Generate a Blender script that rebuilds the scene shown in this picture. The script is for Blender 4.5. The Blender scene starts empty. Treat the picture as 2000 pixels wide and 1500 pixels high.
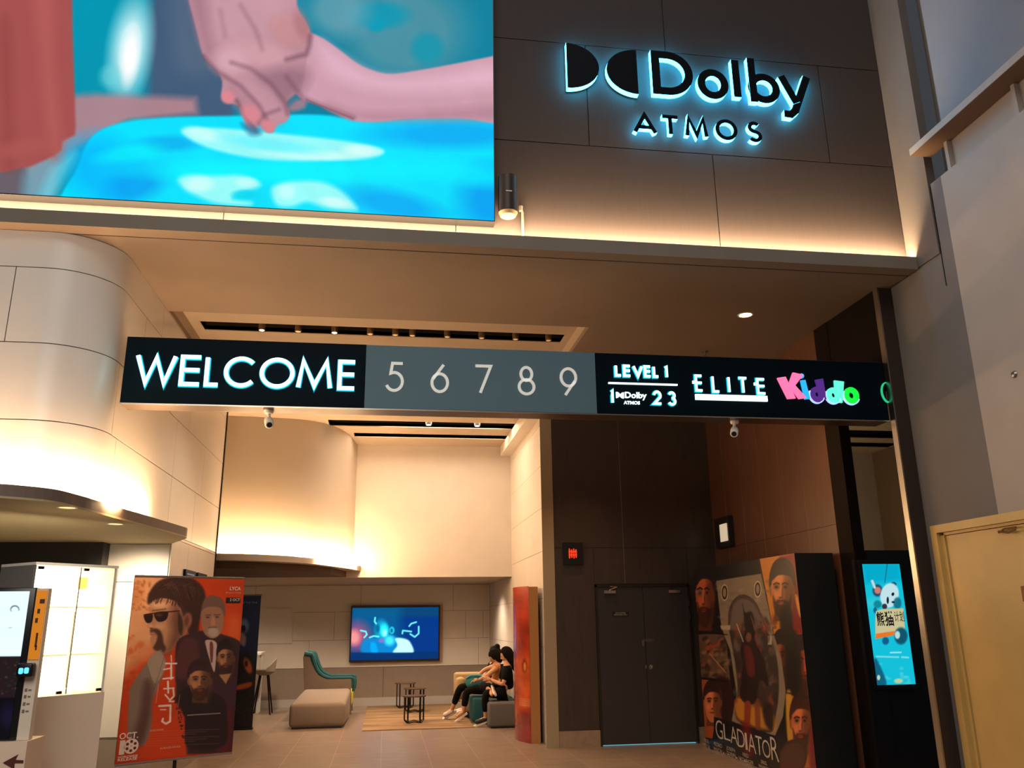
import bpy, bmesh, math, random
import numpy as np
from mathutils import Vector, Matrix
random.seed(4); rng = np.random.default_rng(7)
S = bpy.context.scene
C = S.collection
PI = math.pi
# ---------------------------------------------------------------- camera
FPX, YAW, PIT, ROL, EYE = 1626.2, .149296, .276701, -.0128855, 1.65
def cam_basis():
    f = np.array([math.sin(YAW)*math.cos(PIT), math.cos(YAW)*math.cos(PIT), math.sin(PIT)])
    r = np.array([math.cos(YAW), -math.sin(YAW), 0]); u = np.cross(r, f)
    return r*math.cos(ROL)+u*math.sin(ROL), -r*math.sin(ROL)+u*math.cos(ROL), f
CR, CU, CF = cam_basis()
cd = bpy.data.cameras.new('camera'); cam = bpy.data.objects.new('camera', cd); C.objects.link(cam)
cd.sensor_width = 36; cd.lens = FPX/2000*36; cd.clip_end = 200
cam.matrix_world = Matrix(((CR[0], CU[0], -CF[0], 0), (CR[1], CU[1], -CF[1], 0), (CR[2], CU[2], -CF[2], EYE), (0, 0, 0, 1)))
S.camera = cam
def proj(P):
    """world points -> photograph coordinates; only used to lay out poster and screen artwork"""
    v = np.asarray(P, float)-np.array([0, 0, EYE]); c = v@CF
    return np.stack([1000+FPX*(v@CR)/c, 750-FPX*(v@CU)/c], -1)
# ---------------------------------------------------------------- world, exposure
S.view_settings.view_transform = 'Standard'; S.view_settings.look = 'None'
S.view_settings.gamma = 1; S.view_settings.exposure = 0
W = bpy.data.worlds.new('world'); S.world = W; W.use_nodes = True
bg = W.node_tree.nodes['Background']; bg.inputs[0].default_value = (.85, .88, 1, 1); bg.inputs[1].default_value = .055
def area(name, loc, size, power, col, direc=(0, 0, -1), spread=180):
    l = bpy.data.lights.new(name, 'AREA'); l.shape = 'RECTANGLE'; l.size, l.size_y = size
    l.energy = power; l.color = col; l.spread = math.radians(spread)
    o = bpy.data.objects.new(name, l); C.objects.link(o); o.location = loc
    o.rotation_euler = Vector(direc).to_track_quat('-Z', 'Y').to_euler(); return o
def spot(name, loc, power, col, ang=90, blend=.6, rad=.04, direc=(0, 0, -1)):
    l = bpy.data.lights.new(name, 'SPOT'); l.energy = power; l.color = col; l.spot_size = math.radians(ang); l.spot_blend = blend
    l.shadow_soft_size = rad
    o = bpy.data.objects.new(name, l); C.objects.link(o); o.location = loc
    o.rotation_euler = Vector(direc).to_track_quat('-Z', 'Y').to_euler(); return o
WARM = (1, .68, .36); WARM2 = (1, .76, .5)
# added unseen fill lights standing in for the mall atrium
area('atrium_fill', (-1.5, -2.5, 9.5), (7, 4), 235, (1, .88, .74), (.15, .75, -.7))
area('atrium_fill', (1.5, 2.0, 11), (4, 3), 85, (.92, .93, 1), (.55, .3, -.8))
area('atrium_fill', (-2.2, .5, 4.3), (3, 2), 130, (1, .9, .78), (.1, .75, -.65))  # low fill added to brighten the white bulkhead
# facade cove, hall coves and downlights
area('facade_cove_strip', (-1.1, 6.672, 4.90), (12, .03), 520, (1, .70, .40), (0, .62, .78), 165)
area('hall_slot_lamp', (.9, 13.57, 4.86), (2, .3), 50, (1, .74, .53))
area('hall_slot_lamp', (.75, 14.46, 4.86), (2.6, .2), 22, (1, .74, .53))
spot('hall_spot', (.2, 12.3, 4.75), 210, (1, .73, .52), 150, 1, .15)
for (x, y) in ((-1.1, 16.5), (.3, 16.3), (1.6, 16.6), (-2.6, 16.9)):
    spot('lounge_spot', (x, y, 2.38), 150, (1, .76, .54), 140, .8, .06)
spot('entrance_spot', (3.768, 8.002, 4.72), 110, (1, .55, .2), 110, .7, .06)
spot('entrance_spot', (1.2, 9.6, 4.85), 200, WARM2, 115, .8, .06)
spot('entrance_spot', (-.9, 9.6, 4.85), 200, WARM2, 115, .8, .06)
spot('door_wall_spot', (2.75, 11.0, 4.72), 110, (1, .5, .2), 70, .8, .06)
area('coffer_fill', (0, 7.36, 4.06), (4.4, .05), 5, (1, .66, .36), (0, .6, 1))  # added fill above the sign, brightens the ceiling coffer
area('far_room_cove', (6.6, 13.2, 2.1), (3, .05), 28, (1, .72, .4), (0, .5, 1))
# ---------------------------------------------------------------- materials
def lin(c):
    out = []
    for v in c[:3]:
        v /= 255.
        out.append(v/12.92 if v <= .04045 else ((v+.055)/1.055)**2.4)
    return tuple(out)+(1,)
MATS = {}
def mat(name, rgb, rough=.6, metal=0, noise=0, nscale=8, emit=None, estr=0, spec=.5, bump=0, coat=0, stretch=None):
    if name in MATS: return MATS[name]
    m = bpy.data.materials.new(name); m.use_nodes = True; nt = m.node_tree; b = nt.nodes['Principled BSDF']
    b.inputs['Base Color'].default_value = lin(rgb); b.inputs['Roughness'].default_value = rough
    b.inputs['Metallic'].default_value = metal; b.inputs['Specular IOR Level'].default_value = spec
    b.inputs['Coat Weight'].default_value = coat
    if emit: b.inputs['Emission Color'].default_value = lin(emit); b.inputs['Emission Strength'].default_value = estr
    if noise or bump:
        tc = nt.nodes.new('ShaderNodeTexCoord'); mp = nt.nodes.new('ShaderNodeMapping')
        if stretch: mp.inputs['Scale'].default_value = stretch
        nz = nt.nodes.new('ShaderNodeTexNoise'); nz.inputs['Scale'].default_value = nscale; nz.inputs['Detail'].default_value = 6
        nt.links.new(tc.outputs['Object'], mp.inputs[0]); nt.links.new(mp.outputs[0], nz.inputs['Vector'])
        if noise:
            cr = nt.nodes.new('ShaderNodeValToRGB'); L = lin(rgb)
            cr.color_ramp.elements[0].position = .3; cr.color_ramp.elements[1].position = .7
            cr.color_ramp.elements[0].color = tuple(v*(1-noise) for v in L[:3])+(1,)
            cr.color_ramp.elements[1].color = tuple(min(1, v*(1+noise)) for v in L[:3])+(1,)
            nt.links.new(nz.outputs['Fac'], cr.inputs[0]); nt.links.new(cr.outputs[0], b.inputs['Base Color'])
        if bump:
            bp = nt.nodes.new('ShaderNodeBump'); bp.inputs['Strength'].default_value = bump; bp.inputs['Distance'].default_value = .01
            nt.links.new(nz.outputs['Fac'], bp.inputs['Height']); nt.links.new(bp.outputs[0], b.inputs['Normal'])
    MATS[name] = m; return m
def floor_mat():
    m = bpy.data.materials.new('floor_tiles'); m.use_nodes = True; nt = m.node_tree; b = nt.nodes['Principled BSDF']
    tc = nt.nodes.new('ShaderNodeTexCoord'); br = nt.nodes.new('ShaderNodeTexBrick')
    br.offset = 0; br.inputs['Scale'].default_value = 1; br.inputs['Brick Width'].default_value = .6; br.inputs['Row Height'].default_value = 1.2
    br.inputs['Mortar Size'].default_value = .005; br.inputs['Color1'].default_value = lin((143, 122, 104)); br.inputs['Color2'].default_value = lin((133, 114, 98))
    br.inputs['Mortar'].default_value = lin((172, 152, 130))
    nz = nt.nodes.new('ShaderNodeTexNoise'); nz.inputs['Scale'].default_value = 3; nz.inputs['Detail'].default_value = 8
    mp = nt.nodes.new('ShaderNodeMapping'); mp.inputs['Rotation'].default_value = (0, 0, .7); mp.inputs['Scale'].default_value = (1, 3, 1)
    mx = nt.nodes.new('ShaderNodeMix'); mx.data_type = 'RGBA'; mx.blend_type = 'MULTIPLY'; mx.inputs[0].default_value = .55
    cr = nt.nodes.new('ShaderNodeValToRGB'); cr.color_ramp.elements[0].color = (.62, .6, .58, 1); cr.color_ramp.elements[1].color = (1, 1, 1, 1)
    cr.color_ramp.elements[0].position = .35; cr.color_ramp.elements[1].position = .65
    nt.links.new(tc.outputs['Object'], br.inputs['Vector']); nt.links.new(tc.outputs['Object'], mp.inputs[0]); nt.links.new(mp.outputs[0], nz.inputs['Vector'])
    nt.links.new(nz.outputs['Fac'], cr.inputs[0]); nt.links.new(br.outputs['Color'], mx.inputs[6]); nt.links.new(cr.outputs[0], mx.inputs[7])
    nt.links.new(mx.outputs[2], b.inputs['Base Color']); b.inputs['Roughness'].default_value = .34
    return m
def emis(name, rgb, s, base=None):
    return mat(name, base or rgb, .5, emit=rgb, estr=s, spec=.2)
def art_mat(name, emit=0, rough=.35, coat=0):
    m = bpy.data.materials.new(name); m.use_nodes = True; nt = m.node_tree; b = nt.nodes['Principled BSDF']
    a = nt.nodes.new('ShaderNodeAttribute'); a.attribute_name = 'art'
    if emit:
        b.inputs['Base Color'].default_value = (.002, .002, .002, 1); b.inputs['Specular IOR Level'].default_value = .05
        nt.links.new(a.outputs['Color'], b.inputs['Emission Color']); b.inputs['Emission Strength'].default_value = emit
    else: nt.links.new(a.outputs['Color'], b.inputs['Base Color'])
    b.inputs['Roughness'].default_value = rough; b.inputs['Coat Weight'].default_value = coat; return m
M_white = mat('white_wall_panel', (205, 196, 184), .55, noise=.03, nscale=3)
M_whitevol = mat('white_bulkhead_panel', (222, 217, 212), .28, noise=.02, nscale=3)
M_joint = mat('dark_joint', (95, 82, 68), .9)
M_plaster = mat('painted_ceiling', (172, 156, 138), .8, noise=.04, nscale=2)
M_facade = mat('brushed_dark_facade_panel', (70, 61, 58), .6, noise=.04, nscale=5, stretch=(9, 9, .7), spec=.12)
M_facjoint = mat('facade_joint', (22, 18, 16), .9)
M_grey = mat('grey_wall_paint', (118, 113, 110), .75, noise=.03, nscale=4)
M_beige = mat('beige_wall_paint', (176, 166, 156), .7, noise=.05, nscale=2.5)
M_lip = mat('ledge_grey_paint', (124, 114, 103), .7, noise=.05, nscale=3)
M_dark = mat('dark_brown_laminate', (64, 53, 46), .38, noise=.12, nscale=4, stretch=(6, 6, .6))
M_brown = mat('brown_laminate', (96, 62, 44), .38, noise=.12, nscale=4, stretch=(6, 6, .6))
M_vdark = mat('near_black_laminate', (30, 24, 21), .5)
M_black = mat('black_plastic', (14, 14, 15), .35)
M_blackm = mat('black_metal', (22, 18, 16), .4, .6)
M_steel = mat('brushed_steel', (170, 165, 158), .3, 1)
M_tan = mat('tan_trim', (158, 140, 112), .6)
M_taupe = mat('taupe_wainscot', (132, 116, 102), .6, noise=.04)
M_stone = mat('stone_skirting', (150, 126, 104), .5, noise=.12, nscale=12)
M_cream = mat('cream_door_paint', (205, 172, 104), .38, noise=.06, nscale=3)
M_wplast = mat('white_plastic', (225, 222, 215), .4)
M_slot = mat('slot_interior', (26, 18, 12), .9)
# ---------------------------------------------------------------- mesh helpers
def tag(o, label=None, cat=None, group=None, kind=None):
    if label: o['label'] = label
    if cat: o['category'] = cat
    if group: o['group'] = group
    if kind: o['kind'] = kind
    return o
def empty(name, loc, label, cat, group=None, rz=0):
    o = bpy.data.objects.new(name, None); C.objects.link(o); o.location = loc; o.rotation_euler = (0, 0, rz)
    o.empty_display_size = .1
    bpy.context.view_layer.update()
    return tag(o, label, cat, group)
class MB:
    def __init__(s): s.v = []; s.f = []; s.m = []; s.sm = []
    def add(s, vs, fs, mi=0, smooth=False):
        n = len(s.v); s.v += [tuple(v) for v in vs]; s.f += [tuple(i+n for i in f) for f in fs]; s.m += [mi]*len(fs); s.sm += [smooth]*len(fs); return s
    def box(s, x0, x1, y0, y1, z0, z1, mi=0):
        vs = [(x, y, z) for z in (z0, z1) for y in (y0, y1) for x in (x0, x1)]
        return s.add(vs, [(0, 2, 3, 1), (4, 5, 7, 6), (0, 1, 5, 4), (2, 6, 7, 3), (0, 4, 6, 2), (1, 3, 7, 5)], mi)
    def rbox(s, x0, x1, y0, y1, z0, z1, r=.02, seg=3, mi=0):
        bm = bmesh.new(); bmesh.ops.create_cube(bm, size=1)
        for v in bm.verts: v.co = ((x0+x1)/2+v.co.x*(x1-x0), (y0+y1)/2+v.co.y*(y1-y0), (z0+z1)/2+v.co.z*(z1-z0))
        bmesh.ops.bevel(bm, geom=bm.edges[:], offset=r, segments=seg, profile=.5, affect='EDGES')
        bm.verts.index_update(); s.add([v.co[:] for v in bm.verts], [[v.index for v in f.verts] for f in bm.faces], mi, True); bm.free(); return s
    def prism(s, pts, z0, z1, mi=0, mside=None, axis='z', smooth=False):
        """polygon extruded; axis z: pts=(x,y); y: pts=(x,z) from y=z0..z1; x: pts=(y,z)"""
        def P(p, t): return (p[0], p[1], t) if axis == 'z' else ((p[0], t, p[1]) if axis == 'y' else (t, p[0], p[1]))
        n = len(pts); vs = [P(p, z0) for p in pts]+[P(p, z1) for p in pts]
        s.add(vs, [tuple(range(n))[::-1], tuple(range(n, 2*n))], mi)
        k = len(s.v)-2*n; fs = [(i+k, (i+1) % n+k, (i+1) % n+n+k, i+n+k) for i in range(n)]
        s.f += fs; s.m += [mi if mside is None else mside]*n; s.sm += [smooth]*n; return s
    def tube(s, pts, r, seg=8, mi=0, closed=False, caps=True):
        pts = [Vector(p) for p in pts]; n = len(pts); rr = r if isinstance(r, (list, tuple)) else [r]*n; rings = []
        for i, p in enumerate(pts):
            a = pts[i-1] if (i or closed) else p; b = pts[(i+1) % n] if (i < n-1 or closed) else p
            t = (b-a).normalized(); q = t.to_track_quat('Z', 'Y')
            rings.append([p+q@Vector((math.cos(2*PI*k/seg)*rr[i], math.sin(2*PI*k/seg)*rr[i], 0)) for k in range(seg)])
        if True:
            for i in range(1, n):
                best = min(range(seg), key=lambda o: sum((rings[i][(k+o) % seg]-rings[i-1][k]).length for k in range(seg)))
                rings[i] = rings[i][best:]+rings[i][:best]
        vs = [v for R in rings for v in R]; fs = []
        for i in range(n if closed else n-1):
            j = (i+1) % n
            for k in range(seg): fs.append((i*seg+k, i*seg+(k+1) % seg, j*seg+(k+1) % seg, j*seg+k))
        if caps and not closed: fs += [tuple(range(seg))[::-1], tuple(range((n-1)*seg, n*seg))]
        return s.add(vs, fs, mi, True)
    def lathe(s, prof, cx, cy, seg=24, mi=0, ax='z', cz=0, caps=True):
        vs = []; fs = []
        for (r, z) in prof:
            for k in range(seg):
                a = 2*PI*k/seg; c, d = math.cos(a)*r, math.sin(a)*r
                vs.append((cx+c, cy+d, cz+z) if ax == 'z' else (cx+c, cy+z, cz+d))
        for i in range(len(prof)-1):
            for k in range(seg): fs.append((i*seg+k, i*seg+(k+1) % seg, (i+1)*seg+(k+1) % seg, (i+1)*seg+k))
        if caps: fs += [tuple(range(seg))[::-1], tuple(range((len(prof)-1)*seg, len(prof)*seg))]
        return s.add(vs, fs, mi, True)
    def build(s, name, mats, parent=None, fix=True):
        me = bpy.data.meshes.new(name); me.from_pydata(s.v, [], s.f)
        if not isinstance(mats, (list, tuple)): mats = [mats]
        for m in mats: me.materials.append(m)
        me.polygons.foreach_set('material_index', s.m); me.polygons.foreach_set('use_smooth', s.sm)
        if fix:
            bm = bmesh.new(); bm.from_mesh(me); bmesh.ops.recalc_face_normals(bm, faces=bm.faces[:]); bm.to_mesh(me); bm.free()
        if any(s.sm):
            try: me.set_sharp_from_angle(angle=math.radians(40))
            except Exception: pass
        o = bpy.data.objects.new(name, me); C.objects.link(o)
        if parent:
            bpy.context.view_layer.update()
            o.parent = parent; o.matrix_parent_inverse = parent.matrix_world.inverted()
        return o
def struct(name, mb, mats): return tag(mb.build(name, mats), kind='structure')
def local(o, parent):
    """geometry given in the parent's own frame"""
    o.parent = parent; o.matrix_parent_inverse = Matrix.Identity(4); return o
def copy_tree(o, parent=None):
    c = o.copy(); C.objects.link(c)
    if parent: c.parent = parent
    for ch in list(o.children): copy_tree(ch, c)
    return c
def slab_holes(mb, x0, x1, y0, y1, z0, z1, holes):
    xs = sorted({x0, x1, *[v for h in holes for v in h[:2]]}); ys = sorted({y0, y1, *[v for h in holes for v in h[2:]]})
    for i in range(len(xs)-1):
        for j in range(len(ys)-1):
            cx, cy = (xs[i]+xs[i+1])/2, (ys[j]+ys[j+1])/2
            if not any(h[0] < cx < h[1] and h[2] < cy < h[3] for h in holes): mb.box(xs[i], xs[i+1], ys[j], ys[j+1], z0, z1)
def catmull(P, n=8, closed=False):
    P = [np.array(p, float) for p in P]; N = len(P); out = []
    for i in range(N if closed else N-1):
        if closed: a, b, c, d = P[i-1], P[i], P[(i+1) % N], P[(i+2) % N]
        else: a, b, c, d = P[max(i-1, 0)], P[i], P[i+1], P[min(i+2, N-1)]
        for k in range(n):
            t = k/n; out.append(.5*((2*b)+(c-a)*t+(2*a-5*b+4*c-d)*t*t+(3*b-a-3*c+d)*t**3))
    if not closed: out.append(P[-1])
    return [tuple(o) for o in out]
# ---- geometric stroke lettering
def arc(cx, cy, rx, ry, a0, a1, n=28):
    return [(cx+rx*math.cos(math.radians(a0+(a1-a0)*i/n)), cy+ry*math.sin(math.radians(a0+(a1-a0)*i/n))) for i in range(n+1)]
def GLY(ch):
    E = {'W': [[(0, 1), (.27, 0), (.53, .95), (.79, 0), (1.06, 1)]], 'E': [[(1, 1), (0, 1), (0, 0), (1, 0)], [(0, .52), (.97, .52)]],
         'L': [[(0, 1), (0, 0), (1, 0)]], 'C': [arc(.55, .5, .55, .5, 42, 318)], 'O': [arc(.5, .5, .5, .5, 0, 359.9, 44)],
         'M': [[(0, 0), (.13, 1), (.5, .06), (.87, 1), (1, 0)]], 'V': [[(0, 1), (.5, 0), (1, 1)]], 'A': [[(0, 0), (.5, 1), (1, 0)], [(.2, .3), (.8, .3)]],
         'T': [[(0, 1), (1, 1)], [(.5, 1), (.5, 0)]], 'I': [[(.5, 0), (.5, 1)]], '1': [[(.25, .93), (.6, 1), (.6, 0)]],
         '2': [arc(.5, .68, .42, .32, 170, -25, 18)+[(.05, 0), (1, 0)]],
         '3': [arc(.46, .75, .36, .25, 160, -90, 16), arc(.46, .26, .42, .26, 90, -160, 16)],
         '5': [[(.92, 1), (.33, 1)]+arc(.45, .33, .47, .33, 116, -155, 20)],
         '6': [[(.72, 1), (.1, .46)], arc(.5, .33, .46, .33, 0, 359.9, 36)], '7': [[(0, 1), (.95, 1), (.3, 0)]],
         '8': [arc(.5, .75, .34, .25, 0, 359.9, 30), arc(.5, .27, .46, .27, 0, 359.9, 34)],
         '9': [arc(.5, .67, .46, .33, 0, 359.9, 36), [(.9, .54), (.28, 0)]],
         'S': [arc(.5, .76, .36, .24, 35, 250, 16)+arc(.5, .25, .42, .25, 80, -145, 18)],
         'D': [[(.0, 0), (0, 1), (.3, 1)]+arc(.35, .5, .65, .5, 90, -90, 26)+[(.0, 0)]]}
    return E[ch]
def ribbon(mb, pts, w, y0, y1, closed=False, mi=0, ms=1):
    pts = [Vector(p) for p in pts]
    if closed and (pts[0]-pts[-1]).length < .003: pts = pts[:-1]
    n = len(pts); L = []; R = []
    for i, p in enumerate(pts):
        a = pts[i-1] if (i or closed) else None; b = pts[(i+1) % n] if (i < n-1 or closed) else None
        d1 = (p-a).normalized() if a is not None else None; d2 = (b-p).normalized() if b is not None else None
        d1 = d1 or d2; d2 = d2 or d1
        n1 = Vector((-d1.y, d1.x)); n2 = Vector((-d2.y, d2.x)); m = n1+n2
        m = m.normalized() if m.length > 1e-4 else n1
        k = w/2/max(.42, m.dot(n1)); L.append(p+m*k); R.append(p-m*k)
    vs = []
    for t in (y0, y1): vs += [(q.x, t, q.y) for q in L]+[(q.x, t, q.y) for q in R]
    o = 2*n; fs = []; side = []
    for i in range(n if closed else n-1):
        j = (i+1) % n
        fs.append((i, j, j+n, i+n)); side.append((i+o, j+o, j+n+o, i+n+o)); side += [(i, j, j+o, i+o), (i+n, j+n, j+n+o, i+n+o)]
    if not closed: side += [(0, n, n+o, o), (n-1, 2*n-1, 2*n-1+o, n-1+o)]
    mb.add(vs, fs, mi); k = len(mb.v)-len(vs)
    mb.f += [tuple(i+k for i in f) for f in side]; mb.m += [ms]*len(side); mb.sm += [False]*len(side)
def letter(name, ch, x0, x1, z0, z1, w, y0, y1, mats, parent, slant=0):
    """one stroke-built character inside the box, y0 = front"""
    mb = MB(); h = w/2
    for st in GLY(ch):
        pts = [(x0+h+p[0]*(x1-x0-w)/(1.06 if ch == 'W' else 1), z0+h+p[1]*(z1-z0-w)) for p in st]
        cl = ch in 'DO' or (len(st) > 30 and ch in '689')
        ribbon(mb, pts, w, y0, y1, cl)
        if len(mats) > 2: ribbon(mb, pts, w+.016, y1-.003, y1, cl, 2, 2)
    return mb.build(name, mats, parent)
def text(name, s, box, m, parent, frame=None, ext=.003, bold=0, fit=True, mats=None, align='CENTER'):
    """text fitted to box=(u0,u1,v0,v1) in frame=(origin,udir,vdir,normal)"""
    cu = bpy.data.curves.new('t', 'FONT'); cu.body = s; cu.size = 1; cu.extrude = 0; cu.offset = bold; cu.resolution_u = 3
    cu.align_x = align
    o = bpy.data.objects.new('t', cu); C.objects.link(o); bpy.context.view_layer.update()
    me = bpy.data.meshes.new_from_object(o.evaluated_get(bpy.context.evaluated_depsgraph_get()))
    bpy.data.objects.remove(o); bpy.data.curves.remove(cu)
    if len(me.vertices) == 0: return None
    co = np.array([v.co[:] for v in me.vertices]); lo, hi = co.min(0), co.max(0); sp = np.maximum(hi-lo, 1e-6)
    O_, U_, V_, N_ = frame
    u = box[0]+(co[:, 0]-lo[0])/sp[0]*(box[1]-box[0]); v = box[2]+(co[:, 1]-lo[1])/sp[1]*(box[3]-box[2])
    P = np.array(O_)+u[:, None]*np.array(U_)+v[:, None]*np.array(V_)+ext*np.array(N_)
    bm = bmesh.new(); bm.from_mesh(me)
    for bv, p in zip(bm.verts, P): bv.co = p
    if ext > .004:
        r = bmesh.ops.extrude_face_region(bm, geom=bm.faces[:])
        for g in r['geom']:
            if isinstance(g, bmesh.types.BMVert): g.co -= Vector(N_)*(ext-.001)
        bmesh.ops.recalc_face_normals(bm, faces=bm.faces[:])
    bm.to_mesh(me); bm.free(); me.name = name; me.materials.clear(); me.materials.append(m)
    o = bpy.data.objects.new(name, me); C.objects.link(o)
    if parent:
        bpy.context.view_layer.update(); o.parent = parent; o.matrix_parent_inverse = parent.matrix_world.inverted()
    return o
# ---- artwork: colours of printed posters and of pictures shown on screens
class Art:
    def __init__(s, P, bgc): s.P = P; s.c = np.tile(np.array(bgc, float), (len(P), 1)); s.o = (0, 0, 1)
    def tf(s, ox, oy, k): s.o = (ox, oy, k)
    def T(s, pts): p = np.array(pts, float); return p/s.o[2]+np.array(s.o[:2])
    def mix(s, a, col): a = np.clip(a, 0, 1)[:, None]; s.c = s.c*(1-a)+np.array(col, float)*a
    def poly(s, pts, col, soft=1., al=1., smooth=True):
        q = np.array(catmull(pts, 5, True)) if smooth and len(pts) > 3 else np.array(pts, float); q = s.T(q); soft = max(soft/s.o[2], .3)
        lo, hi = q.min(0)-soft*3, q.max(0)+soft*3; idx = np.where(((s.P > lo) & (s.P < hi)).all(1))[0]
        if not len(idx): return
        X = s.P[idx]; d = np.full(len(X), 1e9); ins = np.zeros(len(X), bool)
        for i in range(len(q)):
            a, b = q[i-1], q[i]; ab = b-a; t = np.clip(((X-a)@ab)/max(ab@ab, 1e-9), 0, 1)
            d = np.minimum(d, np.hypot(*(X-(a+t[:, None]*ab)).T))
            c = (a[1] > X[:, 1]) != (b[1] > X[:, 1])
            ins ^= c & (X[:, 0] < (b[0]-a[0])*(X[:, 1]-a[1])/((b[1]-a[1]) or 1e-9)+a[0])
        sd = np.where(ins, d, -d); al_ = np.zeros(len(s.P)); al_[idx] = al*np.clip(.5+sd/soft/2, 0, 1); s.mix(al_, col)
    def ell(s, cx, cy, rx, ry, col, soft=.3, al=1., rot=0):
        c = s.T([(cx, cy)])[0]; d = s.P-c; r = math.radians(rot); k = s.o[2]
        u = (d[:, 0]*math.cos(r)+d[:, 1]*math.sin(r))/(rx/k); v = (-d[:, 0]*math.sin(r)+d[:, 1]*math.cos(r))/(ry/k)
        q = np.hypot(u, v); s.mix(al*np.clip((1+soft/2-q)/max(soft, .02), 0, 1), col)
    def line(s, pts, w, col, al=1., soft=1.):
        q = s.T(pts); d = np.full(len(s.P), 1e9)
        for a, b in zip(q[:-1], q[1:]):
            ab = b-a; t = np.clip(((s.P-a)@ab)/max(ab@ab, 1e-9), 0, 1); d = np.minimum(d, np.hypot(*(s.P-(a+t[:, None]*ab)).T))
        soft = max(soft/s.o[2], .3); s.mix(al*np.clip((w/s.o[2]/2-d)/soft+.5, 0, 1), col)
    def noise(s, sc, amp, seed=1, sx=1, sy=1):
        r = np.random.default_rng(seed); n = np.zeros(len(s.P))
        for k in range(4):
            f = 2**k/sc
            for _ in range(3):
                a = r.uniform(0, 2*PI); n += np.sin((s.P[:, 0]*math.cos(a)*sx+s.P[:, 1]*math.sin(a)*sy)*f*2+r.uniform(0, 9))/(k+1)
        s.c *= (1+amp*n/4)[:, None]; s.c = np.clip(s.c, 0, 255)
def art_grid(name, fn, O_, U_, V_, nu, nv, m, parent, bulge=None):
    """rectangular sheet O + u*U + v*V whose vertex colours carry the picture; bulge(u) = offset along normal"""
    O_, U_, V_ = (np.array(a, float) for a in (O_, U_, V_)); uu, vv = np.meshgrid(np.linspace(0, 1, nu), np.linspace(0, 1, nv))
    u, v = uu.ravel(), vv.ravel(); P = O_+u[:, None]*U_+v[:, None]*V_
    if bulge is not None:
        N_ = np.cross(U_, V_); N_ /= np.linalg.norm(N_); P = P+bulge(u)[:, None]*N_
    A = fn(P); c = np.clip(A.c, 0, 255)/255.; L = np.where(c <= .04045, c/12.92, ((c+.055)/1.055)**2.4)
    me = bpy.data.meshes.new(name); i = np.arange(nu*nv).reshape(nv, nu)
    F = np.stack([i[:-1, :-1], i[:-1, 1:], i[1:, 1:], i[1:, :-1]], -1).reshape(-1, 4)
    me.vertices.add(len(P)); me.vertices.foreach_set('co', P.ravel()); me.loops.add(F.size); me.loops.foreach_set('vertex_index', F.ravel())
    me.polygons.add(len(F)); me.polygons.foreach_set('loop_start', np.arange(0, F.size, 4)); me.update(calc_edges=True)
    at = me.color_attributes.new('art', 'FLOAT_COLOR', 'POINT'); at.data.foreach_set('color', np.c_[L, np.ones(len(L))].ravel())
    if bulge is not None: me.polygons.foreach_set('use_smooth', [True]*len(F))
    me.materials.append(m); o = bpy.data.objects.new(name, me); C.objects.link(o)
    if parent: bpy.context.view_layer.update(); o.parent = parent; o.matrix_parent_inverse = parent.matrix_world.inverted()
    return o
# panel walls: shallow panels over a dark backing, so the joints are real gaps
def panels(mb, rects, plane, front, back, gap=.006, mi=0, mj=1, thick=.012):
    """plane 'y' (rects in x,z) or 'x' (rects in y,z); front = visible face coordinate, back on the far side"""
    sg = 1 if back > front else -1
    for (a0, a1, z0, z1) in rects:
        if plane == 'y': mb.box(a0+gap/2, a1-gap/2, *sorted((front, front+sg*thick)), z0+gap/2, z1-gap/2, mi)
        else: mb.box(*sorted((front, front+sg*thick)), a0+gap/2, a1-gap/2, z0+gap/2, z1-gap/2, mi)
    a0, a1 = min(r[0] for r in rects), max(r[1] for r in rects); z0, z1 = min(r[2] for r in rects), max(r[3] for r in rects)
    if plane == 'y': mb.box(a0, a1, *sorted((front+sg*(thick-.002), back)), z0, z1, mj)
    else: mb.box(*sorted((front+sg*(thick-.002), back)), a0, a1, z0, z1, mj)
def rows(a0, a1, zs, cuts):
    out = []
    for i in range(len(zs)-1):
        c = [a0]+[v for v in cuts[i] if a0 < v < a1]+[a1]
        out += [(c[k], c[k+1], zs[i], zs[i+1]) for k in range(len(c)-1)]
    return out
# ================================================================ SETTING
mb = MB().box(-8, 10, -4, 20, -.1, 0); struct('floor', mb, floor_mat())
ZC = 4.8
# ceiling of the entrance and the hall: one slab with a coffer and three lamp slots
holes = [(-2.32, 2.17, 8.58, 10.6), (-1.0, 2.1, 13.36, 13.78), (-.62, 2.1, 14.3, 14.62), (5.2, 9.6, 13.3, 13.9), (5.2, 9.6, 14.3, 14.7)]
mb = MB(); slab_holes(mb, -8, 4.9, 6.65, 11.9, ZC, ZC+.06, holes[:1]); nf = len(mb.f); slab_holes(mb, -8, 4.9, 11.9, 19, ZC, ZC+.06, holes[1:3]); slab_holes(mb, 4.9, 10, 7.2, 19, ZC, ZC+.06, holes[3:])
mb.box(-2.38, 2.23, 8.52, 8.58, ZC+.06, 5.06); mb.box(-2.38, 2.23, 10.6, 10.66, ZC+.06, 5.06); mb.box(2.17, 2.23, 8.58, 10.6, ZC+.06, 5.06); mb.box(-2.38, -2.32, 8.58, 10.6, ZC+.06, 5.06)
slab_holes(mb, -2.38, 2.23, 8.52, 10.66, 5.0, 5.06, [(-2.2, 2.08, 9.42, 9.72)])
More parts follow.
